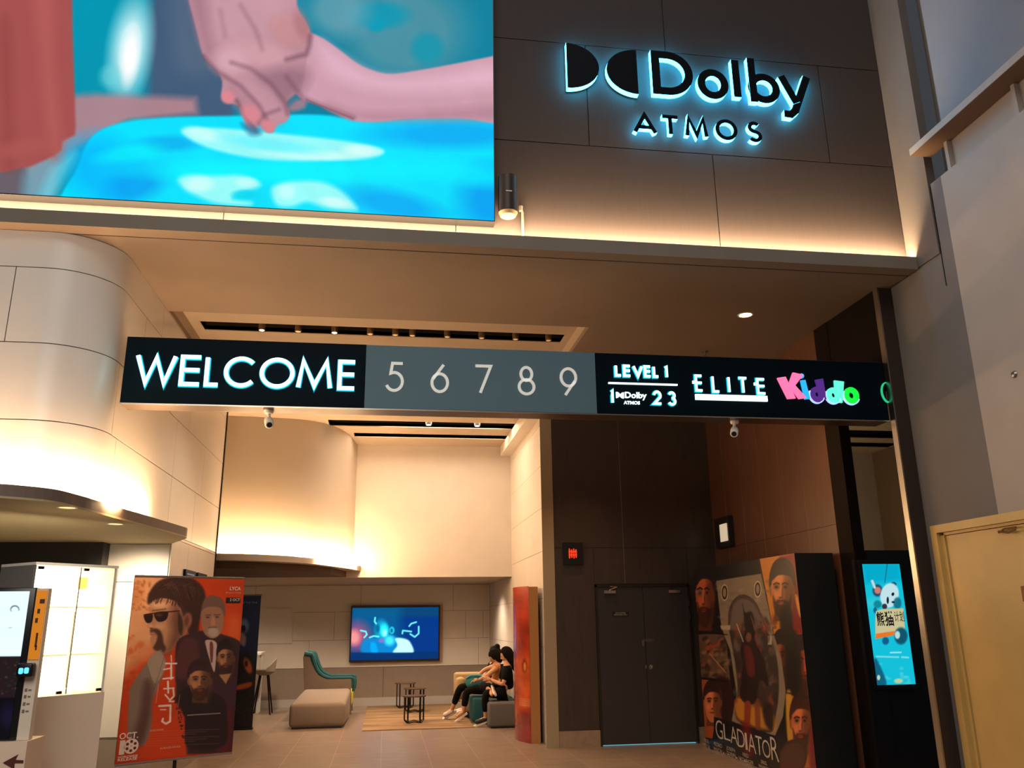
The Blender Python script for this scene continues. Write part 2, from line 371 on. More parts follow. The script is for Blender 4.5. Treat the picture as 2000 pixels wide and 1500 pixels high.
for (a, b, c, d, z) in ((-2.2, 2.08, 9.42, 9.72, 5.06), (-1.0, 2.1, 13.36, 13.78, ZC+.06), (-.62, 2.1, 14.3, 14.62, ZC+.06), (5.2, 9.6, 13.3, 13.9, ZC+.06), (5.2, 9.6, 14.3, 14.7, ZC+.06)):
    mb.box(a-.02, b+.02, c-.02, c, z-.05, z+.16, 1); mb.box(a-.02, b+.02, d, d+.02, z-.05, z+.16, 1); mb.box(a-.02, a, c, d, z-.05, z+.16, 1); mb.box(b, b+.02, c, d, z-.05, z+.16, 1); mb.box(a-.02, b+.02, c-.02, d+.02, z+.16, z+.18, 1)
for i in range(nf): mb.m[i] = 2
struct('ceiling', mb, [M_plaster, M_slot, mat('soffit_brown', (124, 108, 94), .75, noise=.04, nscale=2)])  # entrance soffit a darker brown than the hall ceiling
# facade above the soffit
zs = [4.865, 5.965, 7.085, 8.2, 9.4]
cuts = [[-6.35, -3.91, -1.47, .53, 3.01], [-5.53, -3.09, -.65, 1.79, 4.23], [-4.7, -2.27, .17, 2.61], [-5.53, -3.09, -.65, 1.79, 4.23]]
mb = MB(); panels(mb, rows(-8, 4.9, zs, cuts), 'y', 6.78, 6.95, .009); struct('wall_front', mb, [M_facade, M_facjoint])
mb = MB().box(-8, 4.9, 6.64, 6.652, ZC-.001, 4.925).box(-8, 4.9, 6.662, 6.78, ZC+.061, ZC+.075)
struct('trim_1', mb, M_lip)
mb = MB().box(-8, 4.9, 6.80, 6.806, ZC-.003, ZC, 0); struct('trim_2', mb, M_facjoint)
# column side right of the facade
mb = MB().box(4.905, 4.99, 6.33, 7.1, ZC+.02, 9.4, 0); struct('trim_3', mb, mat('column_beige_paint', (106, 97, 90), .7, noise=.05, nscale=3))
# left white bulkhead with a rounded corner, panel joints
def vol_path(off=0, r=.5, n=10):
    cx, cy = -2.33-r, 6.78+r
    return [(-8, 6.78-off)]+[(cx+(r+off)*math.sin(a), cy-(r+off)*math.cos(a)) for a in [PI/2*i/n for i in range(n+1)]]+[(-2.33+off, 12.1)]
def path_len(p): return [0]+list(np.cumsum([math.dist(p[i], p[i+1]) for i in range(len(p)-1)]))
def path_at(p, L, s):
    s = min(max(s, 0), L[-1]-1e-6); i = max(k for k in range(len(L)-1) if L[k] <= s); t = (s-L[i])/(L[i+1]-L[i])
    return (p[i][0]+(p[i+1][0]-p[i][0])*t, p[i][1]+(p[i+1][1]-p[i][1])*t)
vp = vol_path(0, n=16); vi = vol_path(-.016, n=16); VL = path_len(vp)
def s_of(x=None, y=None):
    if x is not None: return x+8
    return VL[-2]+(y-vp[-2][1])
def curved_panel(mb, s0, s1, z0, z1, g=.004):
    s0 += g; s1 -= g; k = [s0]+[q for q in VL if s0 < q < s1]+[s1]; n = len(k)
    F = [path_at(vp, VL, q) for q in k]; r = VL[-1]; VI = path_len(vi)
    B = [path_at(vi, VI, q*VI[-1]/VL[-1]) for q in k]
    vs = [(x, y, z) for z in (z0+g, z1-g) for (x, y) in F]+[(x, y, z) for z in (z0+g, z1-g) for (x, y) in B]; fs = []
    for i in range(n-1):
        fs += [(i, i+1, n+i+1, n+i), (2*n+i, 2*n+i+1, i+1, i), (n+i, n+i+1, 3*n+i+1, 3*n+i)]
    fs += [(0, n, 3*n, 2*n), (n-1, 2*n-1, 4*n-1, 3*n-1)]
    mb.add(vs, fs, 0, True)
mb = MB(); zr = [2.60, 3.20, 3.83, 4.475, ZC]
cc = [[s_of(x=-4.1), s_of(y=7.44), s_of(y=9.41), s_of(y=10.6)], [s_of(x=-3.9), s_of(y=7.30), s_of(y=9.42), s_of(y=10.9)], [s_of(x=-3.05), s_of(y=7.9), s_of(y=9.95)], [s_of(x=-4.6), s_of(y=8.45), s_of(y=10.6)]]
for i in range(4):
    c = [.2]+cc[i]+[VL[-1]]
    for a, b in zip(c[:-1], c[1:]): curved_panel(mb, a, b, zr[i], zr[i+1])
poly = [(x, y) for x, y in vi]; back = [(-2.46, 12.08), (-2.46, 7.4), (-8, 7.4)]
mb.prism(poly+back, 2.60, ZC, 1)
struct('wall_left', mb, [M_whitevol, M_joint])
# lower left: column front with wainscot, side wall, dark fascia
mb = MB()
panels(mb, rows(9.685, 12.1, [.55, 1.9, 2.565, 2.6], [[10.8], [10.5], []]), 'x', -2.33, -2.45); panels(mb, rows(-3.9, -2.34, [.55, 2.1, 2.50, 2.58], [[-3.0], [-3.0], []]), 'y', 9.67, 9.8)
mb.box(-3.9, -2.33, 9.68, 9.8, 0, .55, 2).box(-2.45, -2.335, 9.8, 12.1, 0, .55, 2)
struct('wall_left_lower', mb, [M_white, M_joint, M_taupe])
mb = MB().box(-8, -2.96, 9.45, 9.66, 2.1, 2.58); struct('trim_4', mb, M_vdark)
mb = MB().box(-8, -3.9, 9.68, 9.8, 0, 2.1); struct('wall_left_far', mb, M_white)
# canopy
can = [(-8, 6.0), (-3.3, 6.0)]+catmull([(-3.3, 6.0), (-2.95, 6.03), (-2.62, 6.15), (-2.38, 6.36), (-2.30, 6.7), (-2.25, 7.04)], 5)[1:]+[(-2.02, 8.93), (-2.03, 9.02), (-2.33, 9.66), (-8, 9.66)]
mb = MB().prism(can, 2.5, 2.515, 0); inner = [(x+(.02 if x > -7 else 0)*0, y) for x, y in can]
struct('canopy_soffit', mb, mat('canopy_soffit_paint', (176, 160, 122), .7)); bpy.data.objects['canopy_soffit'].name = 'trim_5'
mb = MB().prism(can, 2.515, 2.598, 0); struct('trim_6', mb, mat('canopy_edge', (112, 96, 88), .6))
# glowing strip lying on the canopy behind its edge
strip = [(-8, 6.66)]+[(p[0], p[1]) for p in vol_path(.12)[1:-1]]+[(-2.21, 8.55)]
mb = MB().tube([(x, y, 2.606) for x, y in strip], .007, 6)
tag(mb.build('led_strip', emis('warm_led', (255, 206, 152), 800)), 'warm LED strip glowing on top of the rounded canopy at left', 'light strip')
# white hall: side wall, deep wall, curved wall, lounge
mb = MB(); panels(mb, rows(11.87, 18.6, [0, .75, 1.28, 1.95, 2.62, 3.25, 3.88, 4.5, ZC], [[13.2, 15.7], [14.1], [12.9, 15.3], [13.8], [13.0], [14.0], [12.7], []]), 'x', 2.25, 2.36, .005)
struct('wall_right_hall', mb, [M_white, M_joint])
mb = MB().box(-3.2, 2.25, 15.28, 15.4, 2.415, ZC); struct('wall_back_upper', mb, M_white)
mb = MB().box(-6, 2.25, 15.4, 18.72, 2.415, 2.5); struct('ceiling_lounge', mb, mat('lounge_soffit_paint', (158, 144, 126), .8))
zt = [.0, .14, .75, 1.30, 1.87, 2.415]
mb = MB(); panels(mb, rows(-6, 2.25, zt[2:], [[-2.9, -1.55, 2.0], [-3.3, -1.05, 1.72, 2.1], [-2.7, -.52, 1.45]]), 'y', 18.6, 18.75, .006)
mb.box(-6, 2.25, 18.59, 18.75, .15, .745, 2).box(-.005, .005, 18.585, 18.6, .15, .745, 1).box(-6, 2.25, 18.575, 18.6, 0, .15, 3)
struct('wall_back', mb, [M_white, M_joint, M_taupe, mat('skirting_satin_metal', (196, 190, 184), .35, .5)])
cw = catmull([(-4.2, 13.22), (-2.9, 13.22), (-2.2, 13.25), (-1.45, 13.38), (-1.02, 13.68), (-.74, 14.3), (-.585, 15.28)], 8)
mb = MB().prism(cw+[(-4.2, 15.28)], 2.6, ZC, smooth=True); struct('wall_curved', mb, mat('curved_wall_paint', (190, 178, 160), .7, noise=.03, nscale=2))
lw = catmull([(-4.2, 12.36), (-3.0, 12.36), (-2.51, 12.38), (-1.86, 12.58), (-1.19, 13.2), (-.67, 14.38), (-.45, 15.27)], 8)
mb = MB().prism(lw+[(-4.2, 15.28)], 2.52, 2.61, smooth=True); struct('trim_7', mb, mat('curved_ledge_paint', (176, 164, 148), .7))
st = catmull([(-4.0, 13.0), (-2.9, 13.0), (-2.2, 13.02), (-1.42, 13.16), (-.9, 13.6), (-.6, 14.3), (-.49, 15.22)], 6)
mb = MB().tube([(x, y, 2.618) for x, y in st], .007, 6)
tag(mb.build('led_strip', emis('warm_led', (255, 206, 152), 800)), 'warm LED strip glowing on the ledge under the curved wall', 'light strip')
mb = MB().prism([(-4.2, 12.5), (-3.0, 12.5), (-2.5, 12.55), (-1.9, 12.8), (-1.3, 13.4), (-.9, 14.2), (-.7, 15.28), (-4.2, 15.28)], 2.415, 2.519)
struct('trim_8', mb, mat('under_ledge_shade', (84, 66, 54), .8))  # dark colour stands for the shade under the ledge
mb = MB().box(2.06, 2.249, 12.2, 15.27, 4.62, ZC-.001); struct('trim_9', mb, M_white)
mb = MB().box(-6.1, -6, 12.0, 18.75, 0, ZC); struct('wall_left_hall', mb, M_white)
# end strip of the white wall and dark steel edges
mb = MB().box(2.19, 2.36, 11.845, 11.869, 0, ZC-.001); struct('trim_10', mb, M_tan)
mb = MB().box(-2.345, -2.315, 12.1, 12.13, 0, ZC-.001); struct('trim_11', mb, M_blackm)
# dark door wall and brown side wall
mb = MB(); panels(mb, [(2.362, 2.93, .21, 2.64), (2.93, 4.32, 2.13, 2.64), (4.32, 4.76, .21, 2.64), (2.362, 3.38, 2.64, ZC), (3.38, 4.76, 2.64, ZC)], 'y', 11.85, 12.0, .005)
mb.box(2.362, 2.93, 11.84, 11.87, 0, .205, 2).box(4.32, 4.76, 11.84, 11.87, 0, .205, 2)
mb.box(3.376, 3.384, 11.846, 11.852, 2.14, ZC, 3)
struct('wall_dark', mb, [M_dark, M_facjoint, M_stone, M_steel])
ys = [8.4, 9.013, 9.58, 10.157, 10.734, 11.32, 11.85]
mb = MB(); panels(mb, rows(8.4, 11.85, [0, 2.6, ZC], [ys[1:-1], ys[1:-1]]), 'x', 4.76, 4.88, .004)
for y in ys[1:-1]: mb.box(4.756, 4.762, y-.003, y+.003, .0, ZC-.001, 2)
struct('wall_brown', mb, [M_brown, M_facjoint, mat('thin_metal_inlay', (150, 130, 112), .4, .7)])
mb = MB().box(4.762, 4.88, 8.12, 8.398, 0, ZC-.001).box(4.768, 4.88, 7.191, 8.12, 3.8, ZC-.001); struct('trim_12', mb, mat('header_black', (20, 13, 10), .7, spec=.1))
# pillar with a steel edge and grey / beige right wall
mb = MB().box(4.768, 5.1, 7.121, 7.19, 0, ZC-.001, 0); struct('trim_13', mb, mat('dark_pillar_cladding', (62, 50, 45), .6, spec=.2))
mb = MB().box(4.762, 4.767, 7.115, 7.19, 0, ZC-.001, 0).box(4.767, 4.776, 7.115, 7.1205, 0, ZC-.001, 0); struct('trim_14', mb, M_steel)
mb = MB().box(4.92, 5.1, 6.165, 7.119, 2.43, ZC+.02, 0).box(4.92, 5.1, 7.03, 7.119, 0, 2.43, 0).box(4.92, 5.1, 6.165, 6.315, ZC+.02, 5.515, 0).box(4.915, 4.921, 6.318, 6.326, ZC-.3, 5.5, 2)
mb.box(4.92, 5.1, 0, 6.165, 2.43, 5.515, 1).box(4.92, 5.1, 0, 4.4, 0, 2.43, 1).box(5.02, 5.1, 4.4, 7.03, 0, 2.43, 1)
struct('wall_right', mb, [M_grey, M_beige, M_facjoint])
mb = MB().box(4.98, 5.1, 0, 6.1, 5.515, 5.82, 0); struct('wall_right_recess', mb, M_beige)
mb = MB().box(4.97, 5.1, 0, 6.1, 5.86, 9.5, 0); struct('wall_right_upper', mb, mat('upper_wall_cool_paint', (134, 134, 140), .7, noise=.03))
mb = MB().box(5.12, 6.5, 6.28, 6.34, 5.0, 9.5, 0); struct('wall_void', mb, M_grey)
mb = MB().box(4.76, 4.97, 0, 6.31, 5.80, 5.86, 0); struct('trim_15', mb, mat('rail_brown', (112, 86, 68), .6))
mb = MB().box(4.755, 4.762, 0, 6.31, 5.80, 5.865, 0); struct('trim_16', mb, M_beige)
for i, y in enumerate((6.07, 5.22)):
    tag(MB().box(4.93, 4.98, y-.04, y+.0, 5.515, 5.8).build('rail_post', M_beige), ['short beige post under the brown rail, nearest the column', 'short beige post under the brown rail, at the right photo edge'][i], 'post', 'posts under the rail')
# room beyond the opening
mb = MB().box(4.9, 9.7, 15.3, 15.4, 0, ZC).box(4.762, 4.9, 12.0, 15.4, 0, ZC); struct('wall_far_room', mb, M_beige)
mb = MB().box(9.62, 9.72, 7.5, 15.3, 0, ZC); struct('wall_far_side', mb, mat('far_side_paint', (140, 120, 98), .7))
mb = MB().box(5.1, 9.6, 11.6, 11.7, 0, 2.35); struct('wall_far_partition', mb, M_vdark)
mb = MB().box(5.1, 9.6, 11.58, 11.6, 2.50, 2.53).box(7.48, 7.52, 11.58, 11.6, 2.35, 2.50); struct('trim_17', mb, M_black)
# ================================================================ THINGS: SIGNS AND LIGHTS
def ray(px, py): d = CF+(px-1000)/FPX*CR-(py-750)/FPX*CU; return d
def plane_uv(pts, O_, U_, V_):
    """where artwork at photograph coordinates lies on a sheet: metres along its two edges"""
    O_, U_, V_ = (np.array(a, float) for a in (O_, U_, V_)); U_ = U_/np.linalg.norm(U_); V_ = V_/np.linalg.norm(V_); N_ = np.cross(U_, V_); out = []
    for p in pts:
        d = ray(*p); t = ((O_-np.array([0, 0, EYE]))@N_)/(d@N_); q = np.array([0, 0, EYE])+d*t-O_; out.append((q@U_, q@V_))
    return out
# ---- video wall
def paint_screen(P):
    A = Art(proj(P), (0, 150, 178))
    A.poly([(600, -80), (1000, -80), (1000, 240), (560, 240)], (0, 128, 158), 10)
    A.ell(790, 60, 120, 100, (95, 150, 165), .7, .75); A.ell(735, 30, 60, 25, (0, 150, 180), .6, .8); A.ell(835, 95, 30, 30, (0, 150, 175), .6, .7); A.ell(735, 48, 16, 14, (0, 155, 185), .6, .8); A.ell(660, 20, 60, 50, (120, 165, 180), .8, .7)
    A.poly([(296, -80), (480, -80), (460, 240), (285, 240), (290, 100)], (66, 92, 122), 14, smooth=False)
    A.poly([(340, -80), (460, -80), (430, 120), (345, 130)], (90, 108, 130), 20, .6)
    A.ell(254, 95, 36, 88, (200, 240, 245), .9, .95, 8); A.ell(254, 110, 16, 50, (255, 255, 255), .9, 1, 6); A.ell(215, 150, 20, 22, (120, 215, 225), .8, .6)
    A.poly([(60, 190), (190, 183), (382, 192), (386, 222), (250, 236), (130, 300), (70, 380), (20, 380)], (178, 132, 142), 9, .95, smooth=False)
    A.poly([(0, 330), (55, 330), (48, 420), (-5, 420)], (105, 95, 105), 6)
    A.poly([(50, 335), (110, 300), (150, 270), (120, 330), (95, 420), (48, 420)], (110, 165, 185), 12, .8)
    # blue table top
    A.poly([(165, 290), (190, 258), (245, 238), (330, 229), (470, 226), (620, 224), (720, 236), (800, 232), (1010, 233), (1010, 460), (90, 460), (120, 380), (150, 330)], (0, 226, 255), 3)
    A.ell(200, 330, 70, 60, (0, 180, 250), .9, .8, 20); A.ell(265, 360, 60, 30, (0, 165, 245), .9, .9, -20); A.ell(330, 280, 60, 14, (0, 175, 240), .9, .8); A.ell(880, 262, 150, 26, (0, 172, 245), .9, .9); A.ell(960, 390, 60, 60, (0, 150, 240), 1, .8)
    A.ell(860, 330, 160, 22, (0, 235, 255), .9, .8, 10); A.ell(560, 335, 260, 22, (0, 245, 255), .9, .9); A.ell(770, 400, 90, 26, (0, 165, 245), .9, .8, 12); A.ell(250, 300, 60, 16, (0, 240, 250), .9, .7, -10)
    A.poly([(150, 300), (95, 400), (60, 430), (100, 330)], (140, 225, 240), 10, .5)
    A.poly([(355, 254), (400, 249), (470, 253), (560, 262), (650, 272), (710, 281), (748, 292), (742, 304), (700, 310), (600, 315), (510, 311), (430, 296), (375, 275)], (150, 250, 250), 4)
    A.ell(395, 262, 34, 12, (200, 255, 250), .8, .9, 15); A.ell(610, 302, 90, 9, (205, 255, 250), .9, .9, 3); A.ell(705, 294, 34, 10, (215, 255, 250), .8, .9, 4); A.ell(530, 283, 90, 12, (110, 245, 255), .8, .8, 8)
    A.poly([(348, 350), (372, 341), (420, 343), (470, 342), (505, 355), (505, 366), (470, 378), (455, 388), (490, 394), (485, 402), (430, 399), (395, 388), (360, 370)], (150, 250, 248), 6)
    A.poly([(530, 368), (560, 355), (620, 354), (660, 368), (690, 395), (695, 412), (640, 408), (600, 395), (570, 404), (540, 400)], (150, 250, 248), 6)
    A.ell(390, 360, 26, 14, (205, 255, 250), .8, .9); A.ell(480, 356, 20, 9, (190, 255, 250), .8, .9); A.ell(560, 375, 16, 14, (200, 255, 250), .8, .8); A.ell(655, 395, 28, 9, (210, 255, 250), .8, .9, 10); A.ell(478, 380, 24, 9, (0, 215, 240), .7, .8)
    # garment at the left
    A.poly([(-300, -80), (140, -80), (142, 60), (145, 150), (148, 248), (146, 264), (122, 276), (120, 292), (105, 305), (60, 325), (0, 337), (-300, 350)], (166, 82, 80), 3, smooth=False)
    A.poly([(60, -80), (100, -80), (110, 150), (120, 290), (100, 300), (80, 150)], (186, 98, 94), 14, .6); A.poly([(0, 60), (20, 60), (30, 300), (5, 310)], (145, 66, 66), 14, .5); A.ell(40, 290, 60, 16, (178, 90, 84), 1, .6, -12)
    # far hand behind
    A.poly([(560, 80), (600, 200), (560, 215), (600, 190), (700, 225), (700, 150)], (168, 125, 140), 5, .9)
    # slim hand and forearm from the right
    A.poly([(596, 66), (625, 72), (660, 95), (700, 125), (740, 141), (770, 144), (820, 137), (880, 126), (980, 106), (1010, 100), (1010, 234), (900, 231), (800, 232), (740, 238), (690, 236), (655, 222), (620, 205), (585, 190), (560, 150), (590, 120)], (206, 156, 172), 2)
    A.poly([(620, 80), (680, 118), (740, 148), (830, 148), (1000, 125), (1000, 160), (850, 180), (740, 175), (650, 150)], (228, 182, 200), 16, .8)
    A.poly([(640, 200), (740, 220), (1000, 205), (1000, 232), (740, 236), (660, 222)], (184, 134, 150), 10, .8); A.line([(598, 195), (640, 212), (690, 232)], 3, (140, 96, 112), .8, 3)
    # large hand coming down
    A.poly([(352, -80), (366, -10), (384, 60), (398, 110), (424, 138), (434, 160), (432, 188), (440, 200), (462, 205), (472, 222), (482, 250), (497, 258), (506, 244), (520, 258), (534, 258), (540, 246), (560, 236), (566, 222), (560, 200), (575, 185), (590, 170), (600, 110), (606, 66), (596, 40), (580, 10), (560, -80)], (190, 140, 152), 2)
    A.poly([(400, -80), (530, -80), (570, 20), (540, 70), (440, 90), (405, 60)], (206, 158, 170), 30, .7)
    A.poly([(352, -80), (372, 0), (392, 80), (410, 122), (440, 150), (432, 120), (410, 60), (392, -80)], (158, 112, 126), 14, .6)
    A.ell(562, 60, 36, 28, (200, 140, 140), .9, .7, 40); A.ell(590, 50, 14, 30, (176, 118, 122), .9, .7, -20); A.ell(452, 118, 36, 26, (220, 172, 182), .9, .8); A.ell(520, 108, 62, 24, (212, 160, 170), .9, .8, 18)
    A.poly([(505, 150), (560, 128), (600, 140), (596, 170), (575, 190), (560, 215), (530, 190)], (150, 106, 122), 16, .75); A.poly([(470, 150), (520, 170), (550, 205), (560, 228), (540, 244), (510, 220), (480, 190)], (196, 146, 158), 10, .8)
    A.poly([(450, 160), (480, 182), (510, 215), (520, 245), (500, 250), (470, 215), (445, 190)], (182, 130, 144), 9, .7)
    for q, w, al in (([(606, 70), (604, 90), (598, 106), (560, 116)], 9, .55), ([(398, 110), (425, 140), (470, 168), (505, 205), (522, 236)], 7, .5), ([(452, 122), (490, 134), (530, 164), (556, 200), (562, 222)], 8, .45), ([(462, 196), (478, 226), (500, 256)], 6, .7), ([(505, 240), (515, 225), (545, 214)], 6, .5), ([(560, 150), (590, 190), (640, 212), (690, 230)], 9, .4), ([(470, 10), (500, 60), (512, 96)], 9, .25), ([(430, 20), (440, 70)], 9, .18)):
        A.line(q, w, (112, 72, 88), al, 9)
    A.ell(445, 190, 12, 12, (228, 132, 142), .7, .9); A.ell(490, 222, 20, 15, (222, 134, 144), .8, .9, 40); A.ell(524, 246, 14, 12, (220, 132, 142), .7, .9, 30)
    A.poly([(470, 240), (500, 250), (510, 262), (488, 264)], (40, 120, 160), 5, .7)
    A.noise(60, .02, 5)
    return A
t = empty('video_wall', (-1.6, 6.65, 5.06), 'huge screen picturing two joined hands, on the facade above the entrance', 'screen')
MB().box(-4.35, .868, 6.655, 6.775, 5.055, 8.0).build('screen_cabinet', M_black, t)
art_grid('screen_picture', paint_screen, (-4.345, 6.652, 5.062), (5.205, 0, 0), (0, 0, 2.93), 520, 292, art_mat('screen_picture', 1.0), t)
# ---- Dolby Atmos sign
M_dface = mat('sign_letter_face', (10, 14, 20), .5, spec=.1)
M_dside = emis('cyan_letter_side', (55, 200, 255), 17)
t = empty('illuminated_sign', (2.8, 6.7, 6.0), 'cyan edge-lit sign reading Dolby ATMOS on dark facade panels', 'sign')
yf, yb = 6.70, 6.76
def solidlogo(x0, x1, z0, z1, left):
    rx = (x1-x0)*.98; cz = (z0+z1)/2; a = arc(x0 if left else x1, cz, rx, (z1-z0)/2, 90, -90) if left else arc(x1, cz, rx, (z1-z0)/2, 90, 270)
    mb = MB(); mb.prism(a, yf, yb, 0, 1, 'y'); return mb.build('logo_half', [M_dface, M_dside], t)
solidlogo(1.58, 1.905, 6.525, 7.03, True); solidlogo(1.965, 2.28, 6.515, 7.015, False)
def lt(ch, x0, x1, z0, z1, w): return letter('letter', ch, x0, x1, z0, z1, w, yf, yb, [M_dface, M_dside], t)
lt('D', 2.425, 2.845, 6.535, 7.03, .085); lt('O', 2.885, 3.205, 6.53, 6.87, .08); lt('I', 3.25, 3.335, 6.535, 7.04, .078)
mb = MB(); ribbon(mb, [(3.462, 7.04), (3.462, 6.535)], .078, yf, yb); ribbon(mb, arc(3.575, 6.70, .128, .13, 0, 359.9, 36), .08, yf+.001, yb, True); mb.build('letter', [M_dface, M_dside], t)
mb = MB(); ribbon(mb, [(3.77, 6.86), (3.905, 6.56)], .08, yf, yb); ribbon(mb, [(4.045, 6.875), (3.88, 6.47), (3.83, 6.425), (3.76, 6.43)], .08, yf+.001, yb); mb.build('letter', [M_dface, M_dside], t)
for ch, a, b in (('A', 2.205, 2.445), ('T', 2.48, 2.675), ('M', 2.72, 2.955), ('O', 3.03, 3.255), ('S', 3.345, 3.515)):
    letter('letter', ch, a, b, 6.085, 6.315, .04, 6.705, 6.755, [M_dface, M_dside], t)
# ---- overhead WELCOME sign
t = empty('overhead_sign', (1.25, 7.3, 3.44), 'long dark overhead sign reading WELCOME above the entrance', 'sign')
MB().box(-2.262, 4.755, 7.205, 7.43, 3.452, 4.045).build('sign_housing', mat('sign_housing_bronze', (86, 70, 58), .35, .4), t)
MB().box(-2.262, -.232, 7.196, 7.206, 3.46, 4.045).build('sign_panel', mat('sign_panel_dark', (6, 20, 28), .5, spec=.04), t)
MB().box(-.232, 1.865, 7.196, 7.206, 3.46, 4.043).build('sign_panel', mat('sign_panel_slate', (84, 116, 132), .6), t)
MB().box(1.865, 4.755, 7.196, 7.206, 3.45, 4.04).build('sign_panel', mat('sign_panel_dark', (6, 20, 28), .5, spec=.04), t)
MB().box(-2.262, 4.755, 7.192, 7.207, 3.447, 3.457).build('sign_trim', M_steel, t)
M_lw = [emis('lit_white', (235, 255, 255), 1.5), emis('lit_cyan_edge', (60, 210, 230), 2.2), emis('cyan_halo', (0, 150, 170), .8)]  # third: letter halo imitated by a wider glowing outline
M_num = [mat('matte_number', (214, 214, 208), .6, emit=(214, 214, 208), estr=.4)]*2
for ch, a, b in zip('WELCOME', (133, 302, 397, 470, 608, 752, 914), (290, 386, 457, 592, 743, 893, 989)):
    fx = lambda v: -2.168+(v-133)/855*1.858
    letter('letter', ch, fx(a), fx(b), 3.612, 3.889, .034, 7.17, 7.196, M_lw, t)
for ch, a, b in (('5', -.06, .12), ('6', .338, .516), ('7', .735, .909), ('8', 1.128, 1.303), ('9', 1.519, 1.695)):
    letter('digit', ch, a, b, 3.612, 3.89, .026, 7.188, 7.196, M_num, t)
for ch, a, b in zip('LEVEL', (2.045, 2.125, 2.215, 2.325, 2.41), (2.115, 2.205, 2.32, 2.40, 2.475)): letter('letter', ch, a, b, 3.812, 3.93, .024, 7.176, 7.196, M_lw, t)
letter('digit', '1', 2.51, 2.575, 3.812, 3.93, .022, 7.176, 7.196, M_lw, t)
MB().box(1.982, 2.645, 7.178, 7.196, 3.743, 3.757).build('underline', M_lw[0], t)
letter('digit', '1', 1.985, 2.035, 3.552, 3.682, .022, 7.176, 7.196, M_lw, t)
letter('digit', '2', 2.393, 2.487, 3.552, 3.688, .022, 7.176, 7.196, M_lw, t); letter('digit', '3', 2.538, 2.630, 3.548, 3.684, .022, 7.176, 7.196, M_lw, t)
FR = ((0, 7.19, 0), (1, 0, 0), (0, 0, 1), (0, -1, 0))
mb = MB(); mb.prism(arc(2.05, 3.637, .034, .028, 90, -90), 7.178, 7.196, axis='y'); mb.prism(arc(2.122, 3.634, .034, .028, 90, 270), 7.178, 7.196, axis='y'); mb.build('logo_half', M_lw[0], t)
text('lettering', 'Dolby', (2.133, 2.34, 3.592, 3.668), M_lw[0], t, FR, .01, .02); text('lettering', 'ATMOS', (2.118, 2.272, 3.55, 3.582), M_lw[0], t, FR, .01, .02)
ex = lambda v: 2.798+(v-668)/477*.718; ez = lambda v: 3.858-(v-178)/112*.171
for ch, a, b, z0, z1 in (('E', 680, 733, 288, 180), ('L', 790, 842, 292, 182), ('I', 880, 925, 292, 184), ('T', 962, 1028, 293, 186), ('E', 1085, 1146, 296, 190)):
    letter('letter', ch, ex(a), ex(b), ez(z0), ez(z1), .022, 7.176, 7.196, M_lw, t)
    if ch == 'E': MB().box(ex(a-14), ex(a+4), 7.178, 7.196, ez(230)-.01, ez(222)+.004).build('letter_swash', M_lw[0], t)
MB().box(2.812, 3.522, 7.176, 7.196, 3.612, 3.665).build('underline', M_lw[0], t)
kx = lambda v: 3.642+(v-1212)/558*.831; kz = lambda v: 3.909-(v-155)/212*.298
def kid(ch, a, b, z0, z1, col, e=1.0, outline=None, bold=.05, yy=0):
    if outline: text('letter_outline', ch, (kx(a-8), kx(b+8), kz(z0+8), kz(z1-8)), emis('kid_outline', outline, 1.3), t, FR, .004, bold+.02)
    text('letter', ch, (kx(a), kx(b), kz(z0), kz(z1)), emis('kid_'+str(col), col, e), t, FR, .014, bold)
mb = MB()   # K as slanted wedges
for q in ([(1212, 200), (1268, 190), (1322, 340), (1268, 345)], [(1322, 158), (1392, 172), (1318, 262), (1282, 250)], [(1290, 250), (1325, 246), (1395, 335), (1345, 343)]):
    mb.prism([(kx(a), kz(b)) for a, b in q], 7.172, 7.196, axis='y')
mb.build('letter', emis('kid_pink', (250, 110, 160), 1.15), t)
mb = MB().prism([(kx(a), kz(b)) for a, b in [(1370, 212), (1402, 208), (1420, 340), (1385, 345)]], 7.174, 7.196, axis='y'); mb.lathe([(.024, 7.174), (.024, 7.196)], kx(1380), 0, 20, ax='y', cz=kz(180)); mb.build('letter', emis('kid_blue', (40, 165, 225), 1.1), t)
def dd(cx, cz, rx, rz, w, stem, col, inner, e):
    mb = MB(); ribbon(mb, [(kx(cx)+p[0], kz(cz)+p[1]) for p in arc(0, 0, rx, rz, 0, 359.9, 36)], w, 7.174, 7.196, True, 0, 0)
    if stem: mb.prism([(kx(a), kz(b)) for a, b in stem], 7.1735, 7.196, axis='y')
    o = mb.build('letter', emis('kid_c'+str(col), col, e), t)
    mb = MB(); ribbon(mb, [(kx(cx)+p[0], kz(cz)+p[1]) for p in arc(-.004, -.006, rx+w/2+.004, rz+w/2+.004, 150, 340, 24)], .009, 7.172, 7.196); mb.build('letter_outline', emis('kid_outline2', inner, 1.3), t)
dd(1472, 308, .044, .05, .052, [(1470, 205), (1525, 195), (1532, 340), (1500, 350)], (92, 50, 150), (170, 190, 255), .55)
dd(1585, 310, .046, .05, .052, [(1602, 205), (1668, 212), (1640, 362), (1598, 360)], (90, 225, 200), (215, 255, 240), 1.1)
dd(1710, 308, .052, .056, .05, None, (20, 215, 60), (190, 255, 215), 1.15)
mb = MB(); ribbon(mb, [(4.77+p[0], 3.735+p[1]) for p in arc(0, 0, .062, .10, 100, 262, 20)], .012, 7.176, 7.196); mb.build('letter', emis('green_ring', (40, 190, 130), .9), t)
